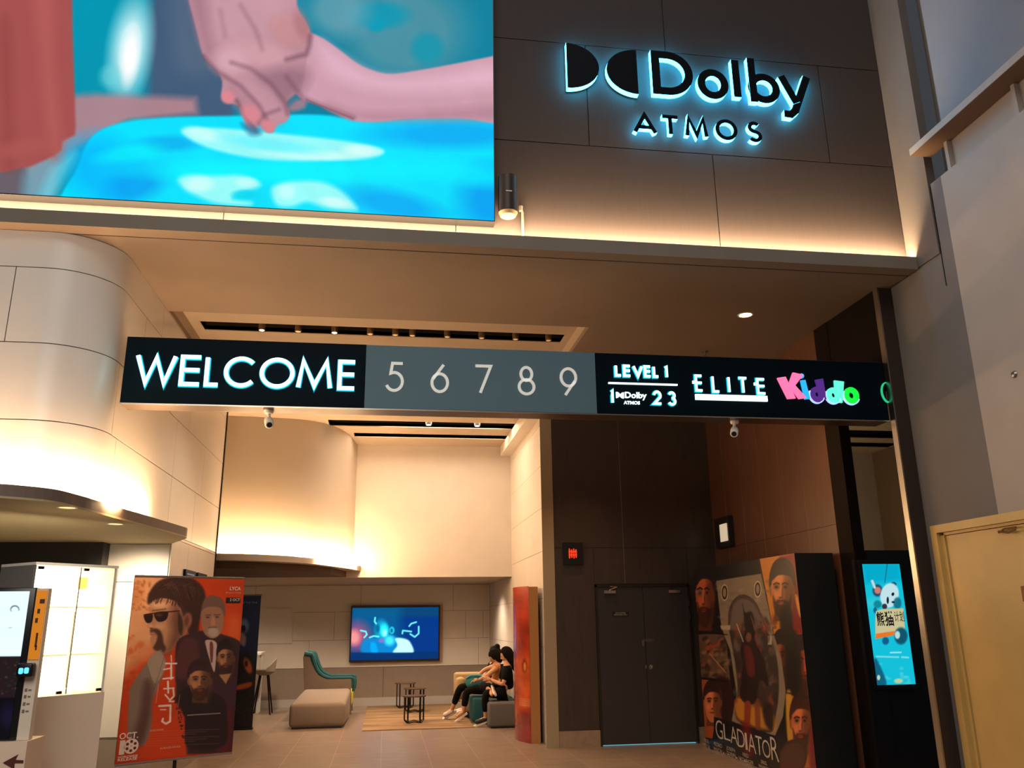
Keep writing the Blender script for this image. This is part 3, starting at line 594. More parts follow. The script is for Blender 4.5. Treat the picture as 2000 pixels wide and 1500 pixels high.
# ---- cylinder wall lamp and conduit
t = empty('wall_lamp', (.985, 6.672, 5.12), 'dark cylindrical wall lamp beside the lower right corner of the huge screen', 'lamp')
MB().lathe([(.0, .0), (.088, 0), (.088, .345), (.08, .35), (0, .35)], .985, 6.655, 28, cz=5.15).box(.95, 1.02, 6.72, 6.78, 5.22, 5.42).build('lamp_body', mat('lamp_body_dark', (58, 48, 42), .4, .4), t)
MB().lathe([(0, 0), (.07, .0), (.086, .03), (0, .032)], .985, 6.655, 28, cz=5.115).build('diffuser', mat('lamp_diffuser', (132, 108, 78), .6), t)
MB().box(.955, 1.01, 6.562, 6.57, 5.312, 5.322).build('name_plate', M_steel, t)
mb = MB().tube([(1.135, 6.765, 4.95), (1.135, 6.765, 5.22), (1.12, 6.765, 5.24)], .012).lathe([(.018, 0), (.018, .05)], 1.12, 6.765, 12, cz=5.23)
tag(mb.build('conduit', M_lip), 'thin beige conduit on the facade right of the cylindrical wall lamp', 'pipe')
# ---- recessed lights
def downlight(x, y, z, r, label, bright=0, group=None, cat='ceiling light'):
    t = empty('downlight', (x, y, z), label, cat, group)
    MB().lathe([(r*.8, -.004), (r, -.004), (r*1.02, 0)], x, y, 24, cz=z, caps=False).build('trim_ring', M_wplast, t)
    MB().lathe([(0, -.003), (r*.8, -.003), (r*.8, -.001), (0, -.001)], x, y, 24, cz=z).build('lens', emis('lens%g' % bright, (255, 205, 130), bright) if bright else M_slot, t)
downlight(3.768, 8.002, ZC, .085, 'bright warm round downlight in the soffit above the overhead sign', 14)
downlight(-2.36, 6.62, 2.5, .07, 'small recessed downlight in the canopy underside, nearer its rounded front', 1.6); downlight(-2.337, 7.705, 2.5, .07, 'small recessed downlight in the canopy underside, nearer the column', 1.6)
ord_ = ['first', 'second', 'third', 'fourth', 'fifth', 'sixth', 'seventh', 'eighth', 'ninth', 'tenth']
for i, x in enumerate((-1.551, -1.129, -.70, -.276, .028, .235, .662, 1.087, 1.513, 1.932)):
    x *= .985; on = i in (0, 2)
    lab = ('lit small spotlight in the long ceiling slot, ' if on else 'unlit small spotlight in the long ceiling slot, ')+ord_[i]+' from the left'
    t = empty('slot_spotlight', (x, 9.57, 5.0), lab, 'spotlight', 'spotlights in the long ceiling slot')
    MB().lathe([(.0, -.03), (.036, -.03), (.04, .02), (.03, .1), (.0, .24)], x, 9.57, 16, cz=5.0).build('housing', mat('spot_housing', (150, 120, 90), .4, .5), t)
    MB().lathe([(0, -.034), (.026, -.034), (.026, -.03), (0, -.03)], x, 9.57, 16, cz=5.0).build('lens', emis('slotlens%d' % on, (255, 225, 170), 9 if on else .12), t)
for x, w in ((.63, 'left'), (1.442, 'right')):
    t = empty('slot_spotlight', (x, 13.58, ZC), 'lit spotlight in the white hall ceiling slot, the %s one' % w, 'spotlight')
    MB().lathe([(.0, 0), (.05, 0), (.05, .1), (0, .2)], x, 13.58, 16, cz=ZC).build('housing', M_blackm, t)
    MB().lathe([(0, -.004), (.038, -.004), (.038, 0), (0, 0)], x, 13.58, 16, cz=ZC).build('lens', emis('slotlens1', (255, 225, 170), 9), t)
t = empty('slot_spotlight', (8.0, 13.6, ZC), 'tiny lit spotlight in the dark room ceiling beyond the pillar', 'spotlight')
MB().lathe([(.0, 0), (.05, 0), (.05, .1), (0, .2)], 8.0, 13.6, 16, cz=ZC).build('housing', M_blackm, t); MB().lathe([(0, -.004), (.04, -.004), (.04, 0), (0, 0)], 8.0, 13.6, 16, cz=ZC).build('lens', emis('slotlens1', (255, 225, 170), 9), t)
tag(MB().lathe([(0, -.05), (.012, -.05), (.012, -.01), (.035, -.008), (.035, 0), (0, 0)], 3.798, 9.28, 14, cz=ZC).box(3.775, 3.821, 9.276, 9.284, ZC-.055, ZC-.05).build('sprinkler_head', M_steel), 'small sprinkler head under the soffit just above the overhead sign', 'sprinkler')
# ---- security cameras under the sign
def seccam(x, y, dx, label):
    t = empty('security_camera', (x, y, 3.452), label, 'camera', 'cameras under the overhead sign')
    MB().lathe([(0, -.03), (.035, -.03), (.042, -.012), (.042, 0), (0, 0)], x, y, 18, cz=3.452).build('mount', M_wplast, t)
    MB().tube([(x, y, 3.43), (x+dx*.02, y-.01, 3.385)], .014, 10).build('arm', M_wplast, t)
    a = Vector((x-dx*.02, y+.04, 3.385)); d = Vector((dx*.6, -.75, -.55)).normalized()
    MB().tube([a, a+d*.05, a+d*.13, a+d*.135], [.03, .038, .038, .034], 16).build('camera_body', M_wplast, t)
    MB().tube([a+d*.134, a+d*.139], .024, 14).build('lens', M_black, t)
seccam(-1.06, 7.33, .35, 'white security camera under the overhead sign, below the word WELCOME'); seccam(3.24, 7.33, -.7, 'white security camera under the overhead sign, in front of brown panelling')
# ================================================================ LEFT: kiosk, cabinet, banners
def paint_kiosk(P):
    A = Art(proj(P), (225, 248, 255)); A.ell(29, 1190, 9, 8, (95, 120, 130), .2); A.ell(29, 1191, 7, 6, (225, 248, 255), .2); A.ell(31, 1200, 12, 8, (225, 248, 255), .3); A.ell(20, 1226, 4, 1.5, (160, 190, 200), .8, .7)
    A.poly([(-200, 1284), (100, 1281), (100, 1600), (-200, 1600)], (34, 24, 26), 1, smooth=False)  # lower screen glass painted with dark reflections
    for i in range(60):
        a, b = rng.uniform(-40, 46), rng.uniform(1290, 1358); A.ell(a, b, rng.uniform(1.2, 3.5), rng.uniform(.8, 2.2), [(60, 45, 42), (90, 70, 60), (24, 60, 58), (70, 26, 26)][i % 4], .9, .6)
    A.poly([(-200, 1364), (100, 1362), (100, 1600), (-200, 1600)], (14, 12, 18), 1, smooth=False); A.ell(15, 1400, 14, 22, (26, 20, 46), 1, .8); return A
t = empty('self_service_kiosk', (-2.6, 6.25, 0), 'black self-service kiosk with bright touchscreen at left photo edge', 'kiosk')
MB().rbox(-2.95, -2.337, 6.2, 6.27, .945, 1.905, .008).build('housing', mat('kiosk_black', (14, 16, 24), .25), t)
art_grid('touchscreen', paint_kiosk, (-2.93, 6.196, .955), (.555, 0, 0), (0, 0, .925), 120, 200, art_mat('kiosk_picture_reflection', 1.15, .2), t)
MB().box(-2.336, -2.262, 6.21, 6.27, .945, 1.9).build('side_panel', mat('kiosk_white', (228, 214, 198), .45), t)
mb = MB().box(-2.333, -2.266, 6.203, 6.211, 1.44, 1.885); mb.build('orange_sticker', mat('orange_sticker', (240, 150, 30), .5, emit=(240, 140, 20), estr=.25), t)
for (x, z, w, h) in ((-2.305, 1.80, .03, .028), (-2.312, 1.735, .016, .03), (-2.318, 1.675, .016, .03), (-2.3, 1.52, .012, .09), (-2.295, 1.50, .01, .03)): MB().box(x, x+w, 6.1995, 6.204, z, z+h).build('sticker_print', mat('print_brown', (74, 48, 36), .6), t)
for k, z in enumerate((1.20, 1.155, 1.11, 1.24)):
    MB().box(-2.325, -2.31, 6.2065, 6.211, z, z+.02).build('instruction_icon', mat('print_grey', (120, 112, 106), .6), t)
    MB().box(-2.303, -2.285, 6.2065, 6.211, z+.005, z+.014).build('instruction_print', mat('print_grey', (120, 112, 106), .6), t)
c = MB().rbox(-2.365, -2.27, 6.13, 6.198, 1.335, 1.42, .01).build('card_terminal', M_black, t)
mb = MB().rbox(-2.348, -2.322, 6.124, 6.131, 1.355, 1.392, .008, 2).rbox(-2.314, -2.288, 6.124, 6.131, 1.357, 1.394, .008, 2); mb.build('terminal_icon', emis('terminal_icon', (90, 205, 255), 1.4), c)
tb = MB().box(-2.95, -2.245, 6.15, 6.44, 0, .943).build('base', mat('kiosk_base_cream', (236, 212, 188), .55), t)
MB().prism([(-2.372, .822), (-2.288, .868), (-2.30, .836), (-2.252, .832), (-2.252, .816), (-2.303, .818), (-2.30, .782)], 6.144, 6.15, axis='y').build('arrow', mat('arrow_maroon', (88, 34, 26), .6), tb)
# display cabinet
P0 = np.array([-2.50, 6.56]); u2 = np.array([.643, .766]); n2 = np.array([-.766, .643]); CW_, CD_ = .655, .46
def q2(a, b): p = P0+u2*a+n2*b; return (float(p[0]), float(p[1]))
def cbox(mb, a0, a1, b0, b1, z0, z1, mi=0): return mb.prism([q2(a0, b0), q2(a1, b0), q2(a1, b1), q2(a0, b1)], z0, z1, mi)
t = empty('display_cabinet', (-2.45, 6.95, 0), 'white display cabinet with glowing glass doors beside the kiosk', 'cabinet')
M_cab = mat('cabinet_cream', (240, 220, 200), .5)
cbox(MB(), 0, CW_, 0, CD_, 0, 1.17).build('base', M_cab, t)
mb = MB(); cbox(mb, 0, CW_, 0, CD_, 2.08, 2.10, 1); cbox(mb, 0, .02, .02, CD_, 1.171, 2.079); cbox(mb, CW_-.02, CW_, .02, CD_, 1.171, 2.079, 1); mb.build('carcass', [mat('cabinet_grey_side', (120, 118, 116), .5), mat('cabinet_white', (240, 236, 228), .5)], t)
for xx, yy in ((-2.36, 6.62), (-2.337, 7.705)): spot('canopy_spot', (xx, yy, 2.48), 16, (1, .82, .6), 130, .9, .05)
cbox(MB(), .021, CW_-.021, CD_-.02, CD_, 1.175, 2.076).build('lit_back_panel', emis('cabinet_glow', (255, 238, 205), 8), t)
for z in (1.44, 1.78):
    cbox(MB(), .021, CW_-.021, .06, CD_-.025, z, z+.012).build('shelf', mat('glow_shelf', (246, 236, 190), .4, emit=(255, 236, 180), estr=.7), t)
mb = MB(); cbox(mb, .36, .375, .06, .40, 1.175, 2.07); mb.build('divider', mat('glow_divider', (250, 240, 210), .4, emit=(255, 240, 200), estr=1.2), t)
cbox(MB(), .50, .60, CD_-.04, CD_-.021, 1.19, 1.76).build('inner_panel', mat('cabinet_inner', (112, 104, 84), .5), t)
cbox(MB(), .46, .60, .3, .34, 1.93, 2.02).build('inner_box', mat('cabinet_inner_tan', (232, 190, 120), .5, emit=(232, 180, 100), estr=.4), t)
glass = bpy.data.materials.new('clear_glass'); glass.use_nodes = True; gb = glass.node_tree.nodes['Principled BSDF']; gb.inputs['Transmission Weight'].default_value = 1; gb.inputs['Roughness'].default_value = .02; gb.inputs['IOR'].default_value = 1.05; gb.inputs['Base Color'].default_value = (1, 1, 1, 1)
for a0, a1 in ((.003, .345), (.351, CW_-.003)):
    g = cbox(MB(), a0, a1, -.001, .004, 1.178, 2.075).build('glass_door', glass, t)
    for b0, z in ((a0+.02, 2.05), (a1-.07, 1.18)): cbox(MB(), b0, b0+.04, -.006, .006, z, z+.02).build('hinge', M_blackm, g)
mb = MB(); cbox(mb, .344, .352, -.003, .004, 1.178, 2.075); mb.build('door_gap', M_tan, t)
spot('cabinet_wall_fill', (-2.55, 8.9, 2.46), 170, (1, .82, .58), 130, .8, .05, (0, .5, -1))  # added hidden fill brightening the wall behind the cabinet
# ---- poster helpers
def poster_frame(O_, U_, V_):
    U_, V_ = np.array(U_, float), np.array(V_, float); u, v = U_/np.linalg.norm(U_), V_/np.linalg.norm(V_); n = -np.cross(v, u)*-1
    n = np.cross(u, v); n = n if n@(np.array([0, 0, EYE])-np.array(O_)) > 0 else -n
    return (O_, tuple(u), tuple(v), tuple(n))
def ptext(s, px, m, parent, fr, bold=0, ext=.003, name='printed_text'):
    """px = (x0,y0,x1,y1) in photograph coordinates"""
    a, b, c, d = plane_uv([(px[0], px[3]), (px[2], px[3]), (px[0], px[1]), (px[2], px[1])], fr[0], fr[1], fr[2])
    text(name, s, ((a[0]+c[0])/2, (b[0]+d[0])/2, (a[1]+b[1])/2, (c[1]+d[1])/2), m, parent, fr, ext, bold)
def face(A, cx, cy, w, h, skin, hair, dark, rot=0, beard=True, grey=False, turn=0, lit=-1):
    """plain generic man's head, light from one side"""
    sk = np.array(skin, float); sh, hi = sk*.5, np.minimum(sk*1.22, 255); hr = np.array(hair, float); tx = cx+turn*w; L_ = lit
    X = lambda u: tx+u*w
    A.poly([(cx-w*.3, cy+h*.2), (cx+w*.3, cy+h*.2), (cx+w*.38, cy+h*.62), (cx-w*.38, cy+h*.62)], sh, 4, 1, False)
    A.poly([(cx-w*.56, cy-h*.02), (cx-w*.58, cy-h*.3), (cx-w*.38, cy-h*.56), (cx, cy-h*.66), (cx+w*.4, cy-h*.56), (cx+w*.6, cy-h*.28), (cx+w*.56, cy+h*.02), (cx+w*.3, cy), (cx-w*.3, cy)], hr, 4)
    A.ell(cx-w*.5, cy+h*.0, w*.09, h*.11, sk*.8, .4); A.ell(cx+w*.5, cy, w*.09, h*.11, sk*.7, .4)
    A.poly([(cx-w*.46, cy-h*.28), (cx-w*.2, cy-h*.42), (cx+w*.2, cy-h*.42), (cx+w*.46, cy-h*.28), (cx+w*.47, cy+h*.08), (cx+w*.36, cy+h*.34), (cx+w*.14, cy+h*.5), (cx-w*.14, cy+h*.5), (cx-w*.36, cy+h*.34), (cx-w*.47, cy+h*.08)], sk, 3)
    A.ell(cx-L_*w*.32, cy+h*.05, w*.24, h*.48, sh, .9, .85); A.ell(cx+L_*w*.2, cy-h*.25, w*.2, h*.12, hi, 1, .7); A.ell(cx+L_*w*.26, cy+h*.1, w*.12, h*.08, hi, 1, .6)
    A.poly([(cx-w*.5, cy-h*.2), (cx-w*.36, cy-h*.44), (cx, cy-h*.52), (cx+w*.36, cy-h*.44), (cx+w*.5, cy-h*.12), (cx+w*.38, cy-h*.26), (cx+w*.1, cy-h*.31), (cx-w*.2, cy-h*.30), (cx-w*.4, cy-h*.22)], hr, 5, .95)
    for k in (-1, 1):
        A.ell(X(k*.2), cy-h*.075, w*.13, h*.06, sk*.55, .9, .75); A.ell(X(k*.2), cy-h*.065, w*.075, h*.022, dark, .5); A.line([(X(k*.33), cy-h*.12), (X(k*.2), cy-h*.155), (X(k*.07), cy-h*.13)], max(h*.028, 1), hr*.8, .95, 2)
    A.poly([(X(-.03), cy-h*.08), (X(.03), cy-h*.08), (X(.09), cy+h*.12), (X(0), cy+h*.15), (X(-.09), cy+h*.12)], hi, 5, .5); A.ell(X(-L_*.07), cy+h*.05, w*.05, h*.1, sh, .9, .7); A.ell(X(0), cy+h*.145, w*.1, h*.022, sh, .8, .9)
    if beard:
        bc = np.array((176, 168, 156)) if grey else np.array(dark)*1.15
        A.poly([(cx-w*.42, cy+h*.1), (cx-w*.3, cy+h*.22), (X(-.16), cy+h*.19), (X(.16), cy+h*.19), (cx+w*.3, cy+h*.22), (cx+w*.42, cy+h*.1), (cx+w*.36, cy+h*.38), (cx+w*.14, cy+h*.54), (cx-w*.14, cy+h*.54), (cx-w*.36, cy+h*.38)], bc, 7, .82)
    A.ell(X(0), cy+h*.255, w*.15, h*.03, sk*.75*np.array((1.1, .8, .8)), .5); A.line([(X(-.14), cy+h*.252), (X(.14), cy+h*.252)], max(h*.012, .8), dark, .9, 1)
def paint_banner(P):
    A = Art(proj(P), (206, 66, 22)); A.tf(220, 1110, 1077/280)
    A.poly([(60, 40), (420, 40), (360, 420), (300, 620), (200, 700), (60, 760)], (226, 168, 122), 60, .95); A.ell(170, 200, 60, 90, (190, 110, 60), 1, .5); A.ell(230, 620, 90, 60, (226, 140, 90), 1, .7)
    for i in range(40): A.ell(rng.uniform(130, 280), rng.uniform(80, 330), rng.uniform(6, 22), rng.uniform(4, 12), (168, 92, 44), .9, .45, rng.uniform(0, 90))
    for i in range(30): A.ell(rng.uniform(80, 240), rng.uniform(500, 950), rng.uniform(6, 26), rng.uniform(4, 30), (236, 120, 60) if i % 2 else (196, 60, 16), .9, .35, rng.uniform(0, 90))
    A.poly([(880, 360), (960, 380), (960, 540), (860, 520)], (232, 110, 60), 40, .6)
    # dark lower right
    A.poly([(480, 560), (700, 500), (980, 560), (900, 1400), (560, 1400), (540, 1120), (470, 1000)], (58, 34, 36), 14, 1, False); A.poly([(820, 1000), (900, 980), (890, 1390), (790, 1390)], (110, 26, 40), 30, .8, False); A.poly([(740, 800), (960, 700), (920, 1000), (700, 1050)], (72, 36, 46), 20, .7)
    # large man with dark glasses: hair, head, neck
    A.poly([(262, 262), (268, 200), (310, 130), (370, 84), (470, 62), (590, 74), (668, 130), (698, 205), (690, 290), (655, 390), (640, 500), (600, 520), (560, 470), (520, 380), (500, 320), (440, 262), (380, 232), (330, 238), (290, 270)], (62, 38, 32), 10)
    for i in range(44):
        a = rng.uniform(0, 1); A.line([(275+a*330, 150-a*60+rng.uniform(0, 60)), (330+a*330, 95+rng.uniform(0, 60)), (390+a*290, 130+a*60+rng.uniform(0, 90))], 3, (118, 82, 66) if i % 2 else (40, 24, 22), .45, 4)
    A.poly([(286, 262), (330, 232), (400, 226), (470, 250), (510, 300), (530, 360), (560, 420), (560, 480), (520, 520), (495, 570), (450, 612), (400, 640), (345, 626), (308, 600), (288, 560), (282, 525), (292, 505), (276, 492), (286, 462), (262, 440), (268, 412), (280, 385), (280, 340), (276, 300)], (190, 136, 100), 5)
    A.poly([(470, 260), (530, 340), (560, 430), (520, 520), (450, 620), (395, 640), (420, 560), (440, 470), (430, 370)], (112, 70, 52), 34, .85); A.ell(562, 392, 34, 60, (150, 92, 70), .4, 1, 8); A.ell(556, 396, 16, 36, (96, 56, 44), .8, .8, 8); A.ell(350, 275, 60, 26, (224, 176, 136), 1, .8); A.ell(350, 440, 40, 24, (214, 162, 124), 1, .7)
    A.poly([(495, 330), (525, 400), (520, 500), (495, 470), (490, 400)], (60, 38, 32), 8, .9)
    A.poly([(236, 350), (298, 342), (296, 396), (266, 412), (244, 394)], (44, 22, 20), 3); A.poly([(314, 336), (412, 326), (406, 380), (366, 402), (330, 392)], (44, 22, 20), 3); A.line([(236, 350), (320, 336), (410, 328), (500, 320)], 9, (54, 30, 26), 1, 3); A.ell(350, 352, 26, 10, (120, 70, 50), .9, .6); A.line([(300, 318), (400, 305)], 9, (90, 58, 46), .7, 8)
    for i in range(26):
        a = rng.uniform(0, 1); A.line([(290+a*220, 222+rng.uniform(-8, 10)), (282+a*225+rng.uniform(-20, 8), 244+rng.uniform(0, 26)+a*22)], 5, (62, 38, 32), .8, 4)
    A.ell(284, 432, 18, 12, (214, 162, 122), .9, .9); A.ell(290, 450, 12, 5, (100, 60, 46), .8, .9)
    A.poly([(284, 462), (320, 452), (355, 466), (376, 510), (384, 560), (400, 600), (380, 632), (330, 620), (305, 600), (318, 570), (330, 540), (335, 505), (310, 480), (286, 480)], (66, 40, 34), 9, .9); A.line([(286, 497), (325, 500)], 9, (170, 96, 80), .9, 5); A.ell(306, 545, 18, 16, (190, 136, 102), .8, .9)
    # shirt
    A.poly([(350, 615), (380, 640), (400, 700), (400, 760), (330, 960), (300, 1050), (290, 1200), (230, 1330), (130, 1280), (112, 1180), (122, 990), (132, 900), (200, 790), (250, 720)], (134, 112, 100), 5); A.poly([(350, 620), (260, 700), (290, 820), (330, 860), (400, 740)], (160, 138, 120), 6); A.line([(385, 670), (350, 790), (300, 940)], 3, (86, 66, 60), .9, 3); A.line([(255, 712), (290, 830)], 3, (86, 66, 60), .9, 3)
    A.poly([(240, 850), (300, 900), (270, 1180), (210, 1330), (150, 1290), (200, 1100)], (84, 50, 46), 26, .75)
    # man in a suit behind
    A.poly([(620, 480), (700, 470), (800, 490), (940, 540), (960, 620), (900, 700), (780, 820), (560, 860), (470, 840), (480, 560)], (60, 38, 42), 5); A.poly([(500, 580), (560, 520), (640, 560), (640, 760), (520, 840), (470, 760)], (92, 48, 46), 12, .8)
    A.poly([(700, 540), (780, 560), (775, 700), (762, 780), (730, 690), (705, 600)], (196, 170, 158), 3); A.poly([(730, 560), (755, 570), (750, 700), (735, 690)], (120, 60, 56), 3)
    A.poly([(668, 300), (700, 220), (770, 205), (830, 240), (845, 320), (830, 360), (680, 350)], (118, 86, 74), 5)
    A.poly([(665, 330), (720, 290), (810, 300), (835, 370), (825, 460), (790, 510), (740, 525), (690, 490), (668, 420)], (158, 112, 88), 4); A.ell(755, 480, 42, 38, (176, 154, 138), .5, .9); A.line([(700, 352), (735, 350)], 8, (84, 52, 42), .8, 5); A.line([(765, 350), (805, 348)], 8, (84, 52, 42), .8, 5); A.ell(715, 368, 14, 6, (70, 42, 36), .8, .9); A.ell(785, 366, 14, 6, (70, 42, 36), .8, .9); A.line([(720, 445), (780, 442)], 7, (104, 66, 56), .9, 4); A.poly([(745, 370), (762, 370), (772, 420), (740, 425)], (186, 136, 106), 5, .8)
    # bearded man right, man in front
    A.poly([(790, 830), (860, 790), (940, 780), (950, 900), (900, 1050), (760, 1000), (740, 900)], (66, 36, 48), 6); face(A, 850, 680, 120, 230, (164, 110, 76), (40, 24, 26), (40, 22, 22)); A.poly([(800, 800), (850, 870), (890, 790)], (176, 130, 84), 4)
    A.poly([(490, 960), (560, 900), (640, 940), (740, 930), (840, 990), (860, 1100), (840, 1330), (560, 1340), (540, 1130)], (42, 28, 30), 8); face(A, 655, 850, 160, 260, (172, 112, 78), (54, 32, 32), (48, 26, 24))
    A.poly([(560, 1100), (810, 1085), (812, 1092), (560, 1108)], (180, 160, 150), 2, .8, False); A.poly([(300, 1000), (470, 560), (470, 1000), (540, 1120), (540, 1400), (290, 1400)], (206, 62, 20), 10, .92, False)
    for i in range(60): a = rng.uniform(0, 1); A.ell(470+70*a+rng.uniform(-12, 12), 950+330*a, rng.uniform(3, 9), rng.uniform(2, 8), (50, 26, 24), .8, .8)
    # painted vertical title strokes
    W_ = (232, 212, 200)
    for q, w in (([(440, 655), (442, 700)], 8), ([(400, 715), (480, 715)], 12), ([(440, 715), (440, 830)], 14), ([(385, 760), (440, 750)], 10), ([(380, 830), (455, 822)], 12), ([(415, 850), (418, 935)], 14), ([(385, 905), (460, 900)], 10), ([(395, 950), (430, 990), (460, 960), (455, 900)], 12), ([(350, 1035), (435, 1030), (432, 1150), (400, 1168), (372, 1150), (378, 1130)], 15), ([(425, 1000), (460, 1000)], 10), ([(360, 1062), (400, 1062)], 8)): A.line(q, w, W_, 1, 4)
    A.line([(345, 870), (325, 1010)], 7, (216, 150, 130), .6, 4); A.line([(505, 950), (480, 1120)], 6, (200, 120, 100), .6, 4)
    for k in range(7): A.line([(250, 1228+k*18), (800-(k % 3)*90, 1208+k*18)], 4, (206, 130, 104), .35, 3)
    A.poly([(0, 1440), (900, 1380), (900, 1400), (0, 1470)], (196, 54, 20), 4, .9, False); A.noise(40, .05); return A
B1o, B1u, B1v = (-2.155, 7.80, .548), (.842, .5, 0), (0, 0, 1.512)
t = empty('poster_stand', (-1.75, 8.08, 0), 'large orange movie poster of a man in dark glasses on a single-pole stand', 'poster')
pn = np.array([-.51, .86, 0])*-1; fr = poster_frame(B1o, B1u, B1v); nn = np.array(fr[3])
art_grid('poster', paint_banner, B1o, B1u, B1v, 250, 400, art_mat('poster_print', 0, .4), t)
def quad_slab(O_, U_, V_, n, a, b):
    O_, U_, V_, n = (np.array(x, float) for x in (O_, U_, V_, n)); c = [O_, O_+U_, O_+U_+V_, O_+V_]
    return MB().add([tuple(p-n*a) for p in c]+[tuple(p-n*b) for p in c], [(0, 1, 2, 3), (7, 6, 5, 4), (0, 4, 5, 1), (1, 5, 6, 2), (2, 6, 7, 3), (3, 7, 4, 0)])
quad_slab(B1o, B1u, B1v, nn, .002, .014).build('backing_board', M_black, t)
mb = MB(); e = np.array(B1o)+np.array(B1v)-nn*.006; mb.tube([tuple(e), tuple(e+np.array(B1u))], .011, 8); mb.build('top_rail', M_steel, t)
mb = MB(); e = np.array(B1o)-nn*.006; mb.tube([tuple(e), tuple(e+np.array(B1u))], .011, 8); mb.build('bottom_rail', M_steel, t)
MB().tube([(-1.75, 8.10, .02), (-1.75, 8.10, 1.9)], .016, 10).build('pole', M_black, t); MB().lathe([(0, 0), (.2, 0), (.2, .012), (.03, .025), (0, .03)], -1.75, 8.1, 28).build('base', M_black, t)
MP = mat('print_white', (236, 214, 200), .5); MPo = mat('print_pale_orange', (226, 170, 140), .5)
z2p = lambda a, b, c, d: (220+a/3.846, 1110+b/3.846, 220+c/3.846, 1110+d/3.846)
ptext('OCT.', z2p(52, 1232, 192, 1280), MP, t, fr, .02); ptext('1', z2p(50, 1292, 90, 1400), MP, t, fr, .03); ptext('WORLDWIDE', z2p(38, 1405, 186, 1422), MP, t, fr, .02); ptext('RELEASE', z2p(38, 1424, 182, 1444), MP, t, fr, .02)
uv = plane_uv([(220+138/3.846, 1110+1335/3.846), (220+192/3.846, 1110+1335/3.846)], *fr[:3]); cx, cz = uv[0]; rr = abs(uv[1][0]-uv[0][0])*1.02
def onp(fr, u, v, e): return tuple(np.array(fr[0])+u*np.array(fr[1])+v*np.array(fr[2])+e*np.array(fr[3]))
mb = MB(); n = 32; mb.add([onp(fr, cx+rr*math.cos(2*PI*i/n), cz+rr*math.sin(2*PI*i/n), .003) for i in range(n)], [tuple(range(n))]); mb.build('film_reel', MP, t, False)
mb = MB()
for k in range(7):
    a = PI/2+2*PI*k/6; r0 = rr*.6 if k < 6 else 0; q = rr*(.2 if k < 6 else .07)
    mb.add([onp(fr, cx+r0*math.cos(a)+q*math.cos(2*PI*i/16), cz+r0*math.sin(a)+q*math.sin(2*PI*i/16), .004) for i in range(16)], [tuple(range(16))])
mb.build('reel_hole', mat('reel_hole_orange', (120, 30, 16), .5), t, False)
ptext('LYCA', z2p(880, 138, 962, 166), MP, t, fr, .02); ptext('PRODUCTIONS', z2p(848, 178, 966, 190), MPo, t, fr, .0)
a = plane_uv([(220+848/3.846, 1110+262/3.846), (220+960/3.846, 1110+220/3.846)], *fr[:3]); mb = MB(); mb.add([onp(fr, *p, .0025) for p in (a[0], (a[1][0], a[0][1]), a[1], (a[0][0], a[1][1]))], [(0, 1, 2, 3)]); mb.build('black_label', mat('print_black', (40, 20, 18), .5), t, False)
ptext('2 OCT', z2p(880, 226, 955, 246), MP, t, fr, .01, .004)
ptext('SUBASKARAN', z2p(356, 1338, 508, 1352), MPo, t, fr); ptext('BASKARAN', z2p(282, 1208, 380, 1222), MPo, t, fr)
# ---- blue information panels on the left side wall
for i, (y0, y1) in enumerate(((10.33, 10.87), (11.01, 11.54))):
    t = empty('information_panel', (-2.33, (y0+y1)/2, 1.2), ['narrow blue panel on the white side wall behind the orange poster, nearer one', 'narrow blue panel on the white side wall behind the orange poster, farther one'][i], 'panel', 'blue panels behind the orange poster')
    MB().box(-2.329, -2.30, y0, y1, 1.2, 2.27).build('panel', mat('panel_navy', (10, 26, 52), .6, spec=.1), t)
    MB().box(-2.301, -2.298, y0+.08, y1-.08, 2.215, 2.23).build('printed_line', mat('print_blue', (70, 120, 160), .5, emit=(60, 110, 160), estr=.4), t)
# ---- dark blue roll-up banner
def paint_b2(P):
    A = Art(proj(P), (18, 30, 62)); A.poly([(430, 1155), (515, 1155), (505, 1260), (470, 1290), (430, 1230)], (30, 52, 98), 20, .9)
    A.poly([(440, 1300), (500, 1290), (500, 1440), (440, 1440)], (16, 12, 14), 10); A.ell(477, 1222, 9, 14, (120, 150, 190), .6, .9); A.ell(475, 1228, 5, 7, (20, 22, 40), .4); A.poly([(468, 1236), (480, 1243), (478, 1262), (468, 1255)], (190, 160, 150), 2, .8); A.ell(484, 1300, 7, 16, (196, 104, 58), .5, .9, -20); A.ell(481, 1296, 3, 6, (40, 16, 14), .6)
    A.poly([(460, 1340), (490, 1332), (488, 1342), (460, 1348)], (176, 74, 36), 2, .9)
    for i in range(30): A.ell(rng.uniform(458, 492), rng.uniform(1355, 1420), 2, 1.2, (60, 48, 46), .8, .6)
    return A
t = empty('roll_up_banner', (-2.38, 15.02, 0), 'dark blue roll-up movie banner standing behind the orange poster', 'banner')
B2o, B2u, B2v = (-2.93, 15.0, .03), (.845, 0, 0), (0, 0, 2.08)
fr2 = poster_frame(B2o, B2u, B2v); art_grid('banner_sheet', paint_b2, B2o, B2u, B2v, 70, 160, art_mat('banner_print', 0, .4), t)
MB().box(-2.93, -2.085, 15.004, 15.012, .03, 2.11).build('backing', M_black, t); MB().box(-2.94, -2.075, 14.95, 15.06, 0, .03).build('base', M_black, t); MB().tube([(-2.94, 15.005, 2.115), (-2.075, 15.005, 2.115)], .012).build('top_rail', M_steel, t)
ptext('OF THE YEAR', (472, 1175, 503, 1179), mat('print_dimblue', (140, 150, 190), .5), t, fr2)
